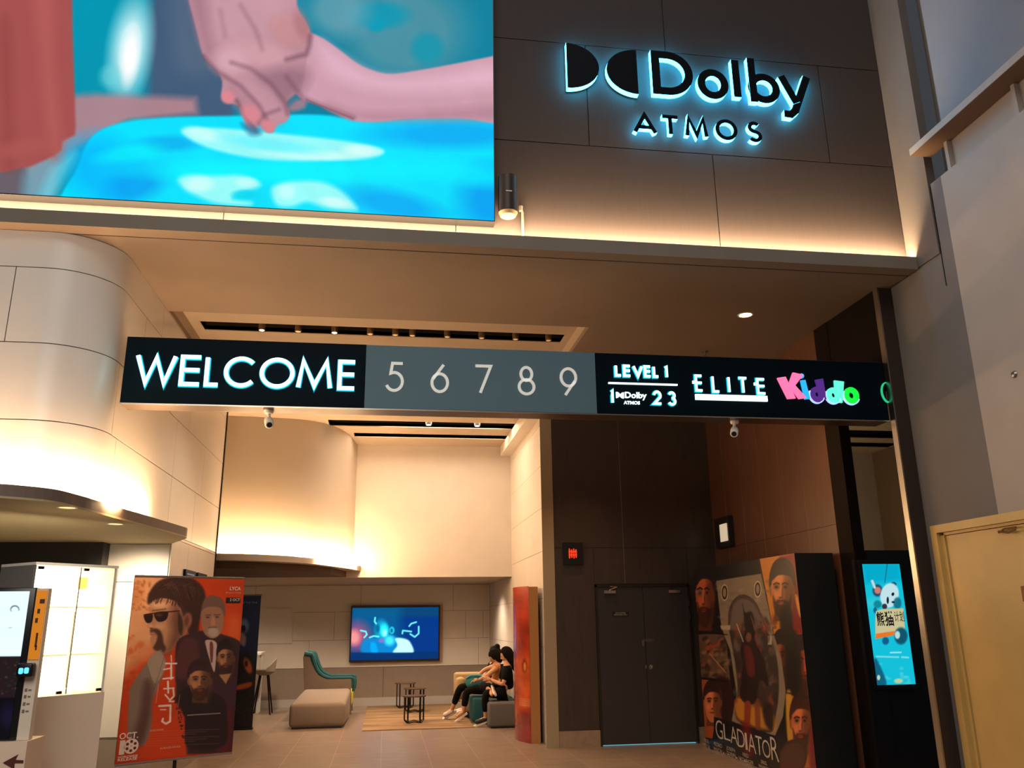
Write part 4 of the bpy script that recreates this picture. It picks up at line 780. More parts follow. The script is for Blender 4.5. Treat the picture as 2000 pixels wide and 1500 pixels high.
# ================================================================ LOUNGE
def paint_tv(P):
    A = Art(proj(P), (4, 52, 128)); A.tf(550, 1160, 1707/330)
    A.poly([(700, 120), (1600, 120), (1600, 230), (700, 230)], (8, 66, 110), 20, .9, False); A.poly([(700, 590), (1600, 590), (1600, 700), (700, 700)], (2, 36, 88), 10, .95, False); A.poly([(700, 120), (1200, 120), (1200, 560), (700, 560)], (6, 92, 140), 60, .8, False)
    A.ell(760, 430, 130, 140, (160, 80, 120), 1, .9); A.ell(730, 440, 60, 70, (250, 150, 140), 1, .9)
    A.ell(1010, 370, 72, 110, (10, 150, 190), .5, 1); A.ell(1035, 370, 44, 66, (40, 235, 255), .8, 1); A.ell(1040, 395, 22, 36, (160, 255, 255), .9, .9); A.ell(1115, 368, 26, 38, (30, 190, 215), .3); A.ell(1112, 370, 12, 20, (8, 100, 140), .4); A.ell(970, 350, 22, 40, (4, 90, 130), .8, .8)
    A.poly([(820, 480), (900, 440), (1000, 450), (1150, 430), (1180, 600), (830, 600)], (10, 130, 200), 16, .95); A.ell(1090, 470, 50, 50, (70, 235, 255), .9, .9); A.ell(1010, 470, 30, 24, (140, 110, 200), .8, .8); A.poly([(900, 500), (950, 500), (970, 600), (910, 600)], (0, 170, 255), 12, .8)
    A.poly([(1150, 450), (1240, 452), (1300, 490), (1325, 600), (1130, 600), (1170, 520)], (190, 255, 250), 10)
    for q in ([(945, 240), (940, 280), (955, 300)], [(800, 370), (850, 380), (862, 410), (835, 440)], [(890, 440), (930, 425), (980, 432)], [(1290, 325), (1310, 300), (1360, 285)], [(1220, 400), (1225, 370), (1310, 380)], [(1385, 330), (1385, 400), (1345, 435), (1300, 405)]): A.line(q, 16, (110, 245, 245), .95, 8)
    A.poly([(700, 594), (1600, 590), (1600, 700), (700, 700)], (3, 48, 104), 6, .97, False)
    return A
t = empty('television', (.2, 18.56, .86), 'wall-mounted television glowing blue in the lounge', 'television')
MB().box(-.715, 1.165, 18.5, 18.598, .855, 1.985).build('television_frame', M_black, t)
MB().box(-.69, 1.225, 18.535, 18.599, .835, 2.005).build('wall_recess_frame', mat('recess_frame_tan', (150, 116, 92), .6), t)
art_grid('screen', paint_tv, (-.685, 18.497, .895), (1.815, 0, 0), (0, 0, 1.05), 180, 104, art_mat('tv_picture', 1.25, .2), t)
tag(MB().box(-2.9, -1.9, 18.582, 18.599, 1.25, 1.95).box(-1.87, -1.85, 18.582, 18.599, 1.62, 1.70).build('access_panel', M_white), 'white access panel on the lounge wall left of the television', 'panel')
def shadeless(o): return o
# ottomans
def ottoman(name, x0, x1, y0, y1, h, m, label, r=.07):
    t = empty(name, ((x0+x1)/2, (y0+y1)/2, 0), label, 'ottoman')
    MB().rbox(x0, x1, y0, y1, .02, h, r, 4).build('upholstered_body', m, t)
    MB().box(x0+.05, x1-.05, y0+.05, y1-.05, 0, .03).build('plinth', M_black, t); return t
M_ot = mat('taupe_upholstery', (128, 112, 98), .9, noise=.05, nscale=40, bump=.1); M_otg = mat('charcoal_upholstery', (92, 88, 84), .9, noise=.06, nscale=40); M_teal = mat('teal_upholstery', (7, 74, 80), .75, noise=.05, nscale=30)
M_yel = mat('lime_upholstery', (186, 172, 50), .85); M_mus = mat('sand_upholstery', (166, 138, 96), .85)
ot = ottoman('ottoman', -1.50, -.60, 14.8, 16.2, .39, M_ot, 'long taupe upholstered ottoman in front of the teal armchair')
for ch in ot.children:
    if ch.name.startswith('upholstered'):
        for v in ch.data.vertices:
            k = (v.co.y-14.8)/1.4
            if v.co.z > .2: v.co.z += .13*k
            v.co.x += (.10*k if v.co.x < -1.0 else .03*k)
ottoman('ottoman', 1.68, 2.22, 14.12, 14.85, .388, M_otg, 'charcoal ottoman bench under the seated person in black', .04)
ottoman('ottoman', 1.50, 2.2, 14.9, 15.55, .40, M_teal, 'teal ottoman under the leaning seated person', .04)
# wing armchair, side view: taupe shell, teal lining and rim
t = empty('armchair', (-1.0, 16.6, 0), 'high-backed armchair with taupe shell and teal lining by the television wall', 'armchair')
prof = catmull([(-1.30, 1.08), (-1.24, .92), (-1.15, .77), (-1.0, .685), (-.8, .675), (-.58, .675)], 5)
side = [(-1.36, .06), (-1.45, 1.07)]+prof+[(-.55, .06)]
MB().prism(side, 16.25, 16.29, axis='y').build('side_panel', M_taupe, t); MB().prism(side, 16.95, 16.99, axis='y').build('side_panel', M_taupe, t)
MB().prism([(-1.36, .3), (-1.42, 1.07)]+prof+[(-.56, .3)], 16.935, 16.948, axis='y').build('side_lining', M_teal, t)
MB().prism([(-1.45, 1.07), (-1.36, .06), (-1.32, .06), (-1.40, 1.07)], 16.29, 16.95, axis='y').build('back_shell', M_taupe, t)
MB().prism([(-1.40, 1.10), (-1.33, .25), (-1.05, .25), (-1.12, .5), (-1.22, .8), (-1.30, 1.12)], 16.292, 16.948, axis='y').build('back_lining', M_teal, t)
for y in (16.27, 16.97):
    MB().tube([(x, y, z+.012) for x, z in [(-1.43, 1.10)]+prof+[(-.53, .66), (-.52, .56), (-.53, .44)]], [.05]+[.045]*6+[.04]*6+[.035]*4+[.028]*(len(prof)-16)+[.028]*3, 8).build('rim', M_teal, t)
MB().rbox(-1.08, -.55, 16.292, 16.948, .2, .46, .04).build('seat', M_yel, t); MB().box(-1.3, -.6, 16.3, 16.94, .0, .22).build('base', M_taupe, t)
t = empty('sand_armchair', (1.55, 16.0, 0), 'sand-coloured low armchair behind the seated people', 'armchair')
MB().rbox(1.42, 2.15, 15.72, 16.4, .08, .37, .06).build('seat', M_mus, t); MB().rbox(1.27, 1.46, 15.62, 15.82, .30, .68, .085).build('armrest', M_mus, t); MB().rbox(1.3, 2.15, 16.35, 16.5, .2, .72, .05).build('backrest', M_mus, t); MB().box(1.35, 2.1, 15.75, 16.4, 0, .07).build('base', M_black, t); t.location.z += .012
# rug
M_rug = mat('rug_wool', (132, 102, 68), .95, noise=.5, nscale=2.0, stretch=(.35, 2.6, 1))
tag(MB().box(-.31, 1.48, 14.3, 18.3, 0, .012).build('rug', M_rug), 'tan striped rug under the round side tables', 'rug')
# wire side tables
def side_table(x, y, h, r, label):
    t = empty('side_table', (x, y, .012), label, 'table', 'round side tables on the rug')
    MB().lathe([(0, h-.018), (r, h-.018), (r, h), (0, h)], x, y, 32).build('table_top', mat('walnut_gloss_top', (88, 62, 46), .12, coat=.6), t)
    for k in range(2):
        for s in (-1, 1):
            a = r*.78; b = r*.5*s; zt = h-.018
            p = [(x-a+k*0, y+b, zt), (x-a, y+b, .06), (x-a+.04, y+b, .025), (x-a*.5, y+b*1.05, .022), (x, y+b*1.1, .04), (x+a*.5, y+b*1.05, .022), (x+a-.04, y+b, .025), (x+a, y+b, .06), (x+a, y+b, zt)] if k == 0 else [(x+b, y-a, zt), (x+b, y-a, .07), (x+b, y-a+.04, .03), (x+b*1.1, y, .05), (x+b, y+a-.04, .03), (x+b, y+a, .07), (x+b, y+a, zt)]
            MB().tube(p, .009, 8).build('leg_loop', M_blackm, t)
side_table(.53, 15.15, .445, .205, 'round dark side table with wire legs, nearest the camera')
side_table(.60, 16.9, .44, .215, 'round dark side table with wire legs, right of the tallest one')
side_table(.44, 17.75, .485, .21, 'round dark side table with wire legs, farthest toward the television')
# bar stool and high table
t = empty('bar_stool', (-2.26, 17.4, 0), 'grey shell bar stool with dark legs beside the blue banner', 'stool')
mb = MB(); seat = [(.0, .0), (.12, .0), (.19, .03), (.215, .08)]
mb.lathe([(0, .70), (.10, .70), (.17, .74), (.20, .80), (.185, .80), (.15, .75), (0, .72)], -2.26, 17.4, 24)
vs = []; n = 12
for i in range(n+1):
    a = -1.3+2.6*i/n; h = .80+.2*math.cos(a*.9)**2; vs += [(-2.26+.2*math.cos(a), 17.4+.2*math.sin(a), .77), (-2.26+.22*math.cos(a), 17.4+.22*math.sin(a), h), (-2.26+.185*math.cos(a), 17.4+.185*math.sin(a), .77), (-2.26+.205*math.cos(a), 17.4+.205*math.sin(a), h)]
fs = []
for i in range(n): k = 4*i; fs += [(k, k+1, k+5, k+4), (k+2, k+6, k+7, k+3), (k+1, k+3, k+7, k+5), (k, k+4, k+6, k+2)]
mb.add(vs, fs, 0, True); mb.build('seat_shell', mat('grey_shell', (140, 128, 112), .6), t)
for sx in (-1, 1):
    for sy in (-1, 1): MB().tube([(-2.26+sx*.07, 17.4+sy*.07, .71), (-2.26+sx*.17, 17.4+sy*.17, 0)], [.017, .012], 8).build('leg', M_blackm, t)
t = empty('high_table', (-2.62, 17.6, 0), 'white high table beside the grey bar stool', 'table')
MB().box(-3.3, -2.33, 17.3, 17.9, 1.08, 1.12).build('table_top', M_wplast, t); MB().box(-2.40, -2.36, 17.62, 17.88, 0, 1.08).build('end_panel', M_wplast, t); MB().box(-3.28, -3.24, 17.32, 17.88, 0, 1.08).build('end_panel', M_wplast, t)
# ================================================================ PEOPLE
def skin_mesh(J, E, sub=2):
    """J: {name:(x,y,z,r)}, E: edges; grown with Skin + Subdivision into one continuous surface"""
    names = list(J); me = bpy.data.meshes.new('s'); me.from_pydata([J[n][:3] for n in names], [(names.index(a), names.index(b)) for a, b in E], [])
    o = bpy.data.objects.new('s', me); C.objects.link(o); md = o.modifiers.new('skin', 'SKIN'); md.use_smooth_shade = True
    for i, n in enumerate(names):
        r = J[n][3]; me.skin_vertices[0].data[i].radius = (r, r) if not isinstance(r, tuple) else r; me.skin_vertices[0].data[i].use_root = (i == 0)
    sb = o.modifiers.new('sub', 'SUBSURF'); sb.levels = sb.render_levels = sub
    bpy.context.view_layer.update(); m = bpy.data.meshes.new_from_object(o.evaluated_get(bpy.context.evaluated_depsgraph_get()))
    bpy.data.objects.remove(o); bpy.data.meshes.remove(me); return m
def add_mesh(name, meshes, m, parent):
    bm = bmesh.new()
    for q in meshes: bm.from_mesh(q); bpy.data.meshes.remove(q)
    for f in bm.faces: f.smooth = True; f.material_index = 0
    me = bpy.data.meshes.new(name); bm.to_mesh(me); bm.free(); me.materials.append(m); o = bpy.data.objects.new(name, me); C.objects.link(o)
    bpy.context.view_layer.update(); o.parent = parent; o.matrix_parent_inverse = parent.matrix_world.inverted(); return o
def hand(p, d, up, curl=.5, s=1.0):
    """palm chain plus five separate finger chains; p wrist, d pointing, up = back of the hand"""
    p, d, up = Vector(p), Vector(d).normalized(), Vector(up).normalized(); sd = d.cross(up).normalized(); up = sd.cross(d).normalized(); out = []
    out.append(skin_mesh({'w': (*p, (.022*s, .028*s)), 'm': (*(p+d*.05*s), (.018*s, .038*s)), 'k': (*(p+d*.085*s), (.014*s, .038*s))}, [('w', 'm'), ('m', 'k')]))
    for k, L in ((-1.5, .07), (-.5, .08), (.5, .076), (1.5, .06)):
        a = p+d*.08*s+sd*k*.018*s; q1 = a+(d*.9-up*curl*.5).normalized()*L*.45*s; q2_ = q1+(d*.6-up*curl).normalized()*L*.35*s; q3 = q2_+(d*.2-up*curl*1.2).normalized()*L*.3*s
        out.append(skin_mesh({'a': (*a, .0095*s), 'b': (*q1, .009*s), 'c': (*q2_, .008*s), 'd': (*q3, .007*s)}, [('a', 'b'), ('b', 'c'), ('c', 'd')], 1))
    a = p+d*.03*s+sd*-.03*s; out.append(skin_mesh({'a': (*a, .012*s), 'b': (*(a+(d-sd*.9-up*.3).normalized()*.035*s), .010*s), 'c': (*(a+(d*1.2-sd*.5-up*.6).normalized()*.062*s), .008*s)}, [('a', 'b'), ('b', 'c')], 1)); return out
def head(c, yaw, pitch, skin, hair, parent, style):
    """c centre of the head; faces direction yaw (0 = -X), pitch down; sculpted ellipsoid with face"""
    bm = bmesh.new(); bmesh.ops.create_uvsphere(bm, u_segments=40, v_segments=28, radius=1)
    for v in bm.verts:
        x, y, z = v.co; fx = max(0, x)      # +x is the face
        sx = .098 if x > 0 else .102; w = .075*(1-.22*max(0, -z)*(.6+.4*fx)); q = Vector((x*sx, y*w, z*.118))
        if z < -.2: q.x += .012*fx*(-z)                                          # chin
        g = lambda a, b, s_: math.exp(-((y-a)**2+(z-b)**2)/s_)
        if x > 0: q.x += .020*g(0, -.12, .012)+.012*g(0, .02, .015)-.011*(g(.36, .06, .02)+g(-.36, .06, .02))+.006*g(0, -.45, .015)-.004*g(0, -.36, .006)+.006*(g(.3, .22, .02)+g(-.3, .22, .02))
        v.co = q
    me = bpy.data.meshes.new('h'); bm.to_mesh(me); bm.free()
    for k in (-1, 1):
        b2 = bmesh.new(); bmesh.ops.create_uvsphere(b2, u_segments=12, v_segments=8, radius=1)
        for v in b2.verts: v.co = Vector((v.co.x*.018-.005, k*.074+v.co.y*.008, v.co.z*.03-.006))
        b2.from_mesh(me); b2.to_mesh(me); b2.free()
    R_ = Matrix.Translation(Vector(c)) @ Matrix.Rotation(PI+yaw, 4, 'Z') @ Matrix.Rotation(pitch, 4, 'Y'); me.transform(R_)
    hb = bmesh.new(); bmesh.ops.create_uvsphere(hb, u_segments=36, v_segments=24, radius=1)
    for v in hb.verts:
        x, y, z = v.co; k = 1+.03*math.sin(y*30)*(z < .5)
        q = Vector((x*.112-.012, y*.088*k, z*.126+.012))
        if x > .35 and z < .45: q.x = min(q.x, .062); q.z = max(q.z, -.02) if abs(y) < .75 else q.z
        if style == 'long' and z < 0 and x < .5: q.z = z*.36; q.x = q.x*.8-.03; q.y *= .95
        if style == 'bob' and z < 0 and x < .4: q.z = z*.15
        v.co = q
    if style == 'bun':
        b3 = bmesh.new(); bmesh.ops.create_uvsphere(b3, u_segments=16, v_segments=12, radius=.055)
        for v in b3.verts: v.co += Vector((-.075, 0, .095))
        m3 = bpy.data.meshes.new('b'); b3.to_mesh(m3); b3.free(); hb.from_mesh(m3)
    hm = bpy.data.meshes.new('hr'); hb.to_mesh(hm); hb.free(); hm.transform(R_); add_mesh('hair', [hm], hair, parent)
    eb = MB()
    for k in (-1, 1): eb.lathe([(0, -.006), (.007, -.004), (.008, 0), (.006, .004), (0, .005)], .088, k*.028, 10, cz=.006)
    e = eb.build('eyes', mat('eye_dark', (40, 26, 20), .3)); e.data.transform(R_); e.parent = parent; e.matrix_parent_inverse = parent.matrix_world.inverted()
    return me
SK = mat('skin_warm', (196, 142, 104), .55); HB = mat('hair_black', (16, 10, 10), .85, noise=.3, nscale=60, spec=.15); BC = mat('black_cloth', (11, 10, 12), .95, spec=.15)
def person(name, label, pel, chest, neck, hd, hyaw, hpit, legs, arms, shirt, trousers, hair, style, shoe, sleeve=.45, shoes=None, r=1.0):
    t = empty(name, (pel[0], pel[1], 0), label, 'person')
    body = []; J = {'pel': (*pel, .11*r), 'mid': (*[(a+b)/2 for a, b in zip(pel, chest)], .098*r), 'chest': (*chest, .12*r), 'neck': (*neck, .05), 'hd': (*[n*.45+h*.55 for n, h in zip(neck, hd)], .048)}
    E_ = [('pel', 'mid'), ('mid', 'chest'), ('chest', 'neck'), ('neck', 'hd')]; cl = []; tr = []
    Jt = dict(J); Es = [('pel', 'mid'), ('mid', 'chest'), ('chest', 'neck')]; Js = {'pel': (*pel, .135*r), 'mid': (*J['mid'][:3], .118*r), 'chest': (*chest, .142*r), 'neck': (*[c*.35+n*.65 for c, n in zip(chest, neck)], .066)}
    for i, (sh, el, wr, hd_d, hup, curl) in enumerate(arms):
        k = str(i); J['sh'+k] = (*sh, .052*r); J['el'+k] = (*el, .038); J['wr'+k] = (*wr, .026); E_ += [('chest', 'sh'+k), ('sh'+k, 'el'+k), ('el'+k, 'wr'+k)]
        Js['sh'+k] = (*sh, .068*r); f = sleeve; Js['sl'+k] = (*[a*(1-f)+b*f for a, b in zip(sh, el)], .056); body += hand(wr, hd_d, hup, curl); Es += [('chest', 'sh'+k), ('sh'+k, 'sl'+k)]
    Es = [e for e in Es if e != ('chest', 'neck')]+[('chest', 'neck')]
    Jt2 = {'pel': (*pel, .13*r)}; Et = []
    for i, (hip, kn, an, toe) in enumerate(legs):
        k = str(i); heel = Vector(an)+(Vector(an)-Vector(kn)).normalized()*.05; J['hip'+k] = (*hip, .08*r); J['kn'+k] = (*kn, .055*r); J['an'+k] = (*an, .034); J['ft'+k] = (*[a*.5+b*.5 for a, b in zip(an, toe)], .034); J['to'+k] = (*toe, .026)
        E_ += [('pel', 'hip'+k), ('hip'+k, 'kn'+k), ('kn'+k, 'an'+k), ('an'+k, 'ft'+k), ('ft'+k, 'to'+k)]
        lo = [a*.22+b*.78 for a, b in zip(kn, an)]; Jt2['hip'+k] = (*hip, .098*r); Jt2['kn'+k] = (*kn, .074*r); Jt2['lo'+k] = (*lo, .056*r); Et += [('pel', 'hip'+k), ('hip'+k, 'kn'+k), ('kn'+k, 'lo'+k)]
    body.insert(0, skin_mesh(J, E_)); body.append(head(hd, hyaw, hpit, SK, hair, t, style)); add_mesh('body', body, SK, t)
    add_mesh('shirt', [skin_mesh(Js, Es)], shirt, t); add_mesh('trousers', [skin_mesh(Jt2, Et)], trousers, t)
    for i, (hip, kn, an, toe) in enumerate(legs):
        an_, to_ = Vector(an), Vector(toe); d = (to_-an_); heel = an_-d.normalized()*.03; dn = (an_-Vector(kn)).normalized(); dn = (dn-d.normalized()*dn.dot(d.normalized())).normalized()
        up, so = shoe[i]; a = heel+dn*.022; 
        if up: add_mesh('shoe_upper', [skin_mesh({'a': (*(heel+dn*.01), .042), 'b': (*(an_+d*.45+dn*.01), .043), 'c': (*(to_+d.normalized()*.02), .034)}, [('a', 'b'), ('b', 'c')])], up, t)
        sd = dn.cross(d).normalized(); b = heel+dn*.052-d.normalized()*.02; L = d.length+.10; o = []
        for (u, w) in ((0, .03), (.3, .033), (.75, .043), (.95, .034), (1, .015)): o.append((u, w))
        ring = [b+d.normalized()*L*u+sd*w for u, w in o]+[b+d.normalized()*L*u-sd*w for u, w in o[::-1]]; n = len(ring); vs = [tuple(v-dn*.012) for v in ring]+[tuple(v+dn*.014) for v in ring]
        MB().add(vs, [tuple(range(n)), tuple(range(n, 2*n))[::-1]]+[(k, (k+1) % n, (k+1) % n+n, k+n) for k in range(n)]).build('shoe_sole', so, t)
    t.location.z += .013
    return t
WS = mat('shoe_white', (214, 196, 184), .6); BS = mat('shoe_black', (34, 32, 34), .7); SS = mat('sole_cream', (226, 206, 184), .6)
person('person', 'person in black with long black hair sitting on the charcoal ottoman, looking at a phone',
       (2.02, 14.5, .53), (2.06, 14.5, .80), (2.03, 14.5, .97), (2.03, 14.5, 1.085), 0, .45,
       [((1.92, 14.42, .49), (1.655, 14.38, .50), (1.66, 14.40, .11), (1.50, 14.40, .06)), ((1.92, 14.58, .50), (1.62, 14.72, .60), (1.74, 14.40, .545), (1.75, 14.24, .47))],
       [((2.02, 14.31, .87), (1.93, 14.27, .63), (1.76, 14.40, .70), (-1, .1, .25), (0, -1, .3), .9), ((2.02, 14.68, .87), (1.95, 14.75, .62), (1.76, 14.52, .69), (-1, -.1, .25), (0, 1, .3), .9)], BC, BC, HB, 'long', [(BS, SS), (None, SS)], .8)
pt = empty('smartphone', (1.66, 14.46, .74), 'white smartphone held by the person in black', 'phone')
o = MB().rbox(-.036, .036, -.004, .004, -.07, .07, .003, 2).build('case', M_wplast); o.parent = pt; o2 = MB().box(-.032, .032, .0041, .005, -.064, .064).build('display', emis('phone_display', (190, 210, 230), .6)); o2.parent = pt
pt.rotation_euler = (math.radians(58), 0, math.radians(-90)); pt.location = (1.67, 14.46, .745)
person('person', 'person with short dark hair and bare arms leaning forward beside the teal ottoman',
       (2.03, 15.22, .53), (1.98, 15.2, .79), (1.96, 15.2, .93), (1.925, 15.2, 1.035), 0, .75,
       [((1.93, 15.12, .50), (1.42, 15.08, .50), (1.36, 15.1, .15), (1.23, 15.1, .065)), ((1.93, 15.33, .50), (1.33, 15.36, .54), (1.2, 15.5, .15), (1.06, 15.52, .065))],
       [((1.93, 15.0, .86), (1.74, 14.97, .72), (1.62, 15.08, .66), (-1, .3, -.1), (0, 0, 1), .6), ((1.93, 15.40, .86), (1.76, 15.45, .80), (1.60, 15.35, .68), (-1, 0, -.4), (0, 0, 1), .6)], mat('orange_top', (190, 118, 56), .85), BC, HB, 'bob', [(None, SS), (WS, WS)], .08)
person('person', 'person with a hair bun mostly hidden behind the two others',
       (2.03, 15.98, .50), (2.02, 15.98, .80), (2.02, 15.98, .95), (2.02, 15.98, 1.06), 0, .3,
       [((1.93, 15.88, .50), (1.5, 15.85, .50), (1.46, 15.85, .12), (1.32, 15.85, .065)), ((1.93, 16.08, .50), (1.5, 16.1, .50), (1.46, 16.1, .12), (1.32, 16.1, .065))],
       [((1.98, 15.78, .87), (1.86, 15.75, .66), (1.68, 15.84, .60), (-1, 0, 0), (0, 0, 1), .4), ((1.98, 16.18, .87), (1.86, 16.2, .66), (1.68, 16.12, .60), (-1, 0, 0), (0, 0, 1), .4)], BC, mat('beige_trousers', (180, 150, 112), .85), HB, 'bun', [(WS, WS), (WS, WS)])
b = skin_mesh({'a': (1.40, 15.25, .63, (.05, .1)), 'b': (1.52, 15.22, .645, (.055, .13)), 'c': (1.68, 15.2, .655, (.05, .12)), 'd': (1.80, 15.2, .65, (.04, .08))}, [('a', 'b'), ('b', 'c'), ('c', 'd')])
t = empty('bag', (1.6, 15.22, .58), 'teal cloth bag on the lap of the leaning person', 'bag'); add_mesh('bag_body', [b], mat('teal_cloth', (52, 128, 132), .8, noise=.15, nscale=20, bump=.3), t)
MB().tube([(1.42, 15.2, .69), (1.50, 15.17, .74), (1.62, 15.16, .735), (1.72, 15.17, .70)], .008).build('strap', mat('teal_strap', (30, 90, 96), .8), t)
# ================================================================ STANDEE, DOOR WALL
def paint_st(P):
    A = Art(proj(P), (150, 46, 26)); A.poly([(1000, 1130), (1070, 1130), (1070, 1210), (1000, 1210)], (176, 62, 36), 14, .9, False); A.poly([(1012, 1290), (1040, 1290), (1040, 1380), (1012, 1380)], (206, 96, 36), 14, .8)
    A.ell(1024, 1300, 5, 14, (120, 46, 24), .6, .9); A.ell(1025, 1302, 2.5, 8, (216, 130, 70), .6); A.ell(1020, 1345, 6, 22, (190, 70, 24), .8, .8); A.poly([(1008, 1390), (1045, 1390), (1045, 1470), (1008, 1470)], (120, 26, 30), 10, .9, False)
    for k in range(5): A.line([(1015, 1364+k*3), (1034, 1368+k*3)], 1.5, (226, 180, 160), .5, 1.5)
    for k in range(12): A.line([(1016, 1400+k*3.6), (1034, 1404+k*3.6)], .8, (200, 110, 90), .35, 1)
    A.noise(14, .12, 3); return A
t = empty('curved_standee', (2.1, 12.75, 0), 'tall curved red movie standee against the white hall wall', 'standee')
so, su, sv = np.array((1.98, 13.25, .0)), np.array((.075, -.95, 0)), np.array((0, 0, 2.13))
art_grid('curved_poster', paint_st, so, su, sv, 40, 180, art_mat('standee_print', 0, .22, .4), t, lambda u: .10*np.sin(np.pi*np.clip(u, 0, 1)))
MB().prism([(1.985, 13.25), (2.058, 12.30), (2.19, 12.30), (2.19, 13.25)], 0.0, 2.12).build('standee_body', mat('standee_card', (166, 116, 62), .7), t)
# double door
def leaf(x0, x1, name='door_leaf'): return MB().box(x0, x1, 11.835, 11.875, .015, 2.085)
t = bpy.data.objects.new('door_1', None); C.objects.link(t); t.location = (3.62, 11.85, 0); tag(t, kind='structure'); bpy.context.view_layer.update()
MD = mat('door_dark_laminate', (54, 49, 50), .45)
MB().box(2.93, 2.955, 11.82, 11.95, 0, 2.12).box(4.29, 4.315, 11.82, 11.95, 0, 2.12).box(2.93, 4.315, 11.82, 11.95, 2.09, 2.125).build('door_frame', M_vdark, t)
l1 = leaf(2.957, 3.622).build('door_leaf', MD, t); l2 = leaf(3.628, 4.288).build('door_leaf', MD, t)
M_chr = mat('chrome', (200, 190, 180), .25, 1)
for x, pr, s in ((3.13, l1, 1), (4.08, l2, -1)):
    MB().box(x-.08, x+.09, 11.79, 11.833, 2.0, 2.04).build('door_closer', M_chr, pr); MB().tube([(x, 11.81, 2.045), (x+s*.1, 11.76, 2.085), (x+s*.02, 11.82, 2.095)], .008, 8).build('closer_arm', M_chr, pr)
MB().box(3.17, 3.40, 11.828, 11.834, 1.69, 1.75).build('door_sign', mat('sign_black', (24, 22, 22), .4), l1)
FD = ((0, 11.828, 0), (1, 0, 0), (0, 0, 1), (0, -1, 0)); MT = mat('sign_text_white', (200, 196, 190), .5)
text('sign_text', 'AUTHORISED', (3.21, 3.36, 1.725, 1.741), MT, l1, FD, .002); text('sign_text', 'PERSONNEL ONLY', (3.19, 3.385, 1.70, 1.716), MT, l1, FD, .002)
MB().lathe([(0, -.03), (.018, -.026), (.024, -.012), (.012, -.004), (.03, 0), (0, 0)], 3.69, 11.834, 18, ax='y', cz=1.0).box(3.60, 3.63, 11.824, 11.834, .98, 1.03).build('door_knob', M_chr, l2)
mb = MB().box(3.575, 3.61, 11.828, 11.834, 1.28, 1.36); mb.build('lock_plate', M_chr, l1)
text('faded_lettering', 'EMERGENCY', (3.60, 3.75, 1.34, 1.375), mat('faded_print', (120, 110, 104), .6), l2, ((0, 11.834, 0), (1, 0, 0), (0, 0, 1), (0, -1, 0)), .002); 
for z in (1.9, 1.7): MB().box(4.292, 4.305, 11.80, 11.82, z-.08, z+.06).build('hinge', M_steel, l2)
MB().box(2.96, 4.29, 11.90, 11.92, .0, .013).build('door_gap_light', emis('gap_light', (130, 205, 225), .9), t)
# exit box (its lit red sign) and emergency lamp
t = empty('exit_sign', (2.62, 11.82, 2.4), 'small dark box with glowing red symbol on the dark wall', 'sign')
MB().box(2.482, 2.768, 11.80, 11.849, 2.40, 2.71).build('housing', mat('exit_housing', (22, 16, 14), .4), t)
FE = ((0, 11.799, 0), (1, 0, 0), (0, 0, 1), (0, -1, 0))
MB().box(2.555, 2.68, 11.795, 11.80, 2.50, 2.605).build('red_glow', emis('red_led_dim', (140, 30, 18), .7), t)
for k in range(4):
    MB().box(2.562+k*.032, 2.575+k*.032, 11.792, 11.795, 2.485+.01*(k % 2), 2.625-.012*(k % 2)).build('red_stroke', emis('red_led', (240, 66, 36), .9), t)
for z in (2.53, 2.575): MB().box(2.56, 2.675, 11.7915, 11.7935, z, z+.012).build('red_stroke', emis('red_led', (240, 66, 36), .9), t)
t = empty('emergency_lamp', (4.71, 11.4, 2.6), 'small dark emergency lamp with white panel near the wall corner', 'lamp')
MB().box(4.68, 4.756, 11.10, 11.6, 2.60, 3.02).build('housing', M_vdark, t); MB().box(4.665, 4.68, 11.14, 11.38, 2.68, 2.92).build('light_panel', mat('emergency_panel', (232, 220, 196), .5, emit=(232, 215, 185), estr=.55), t)
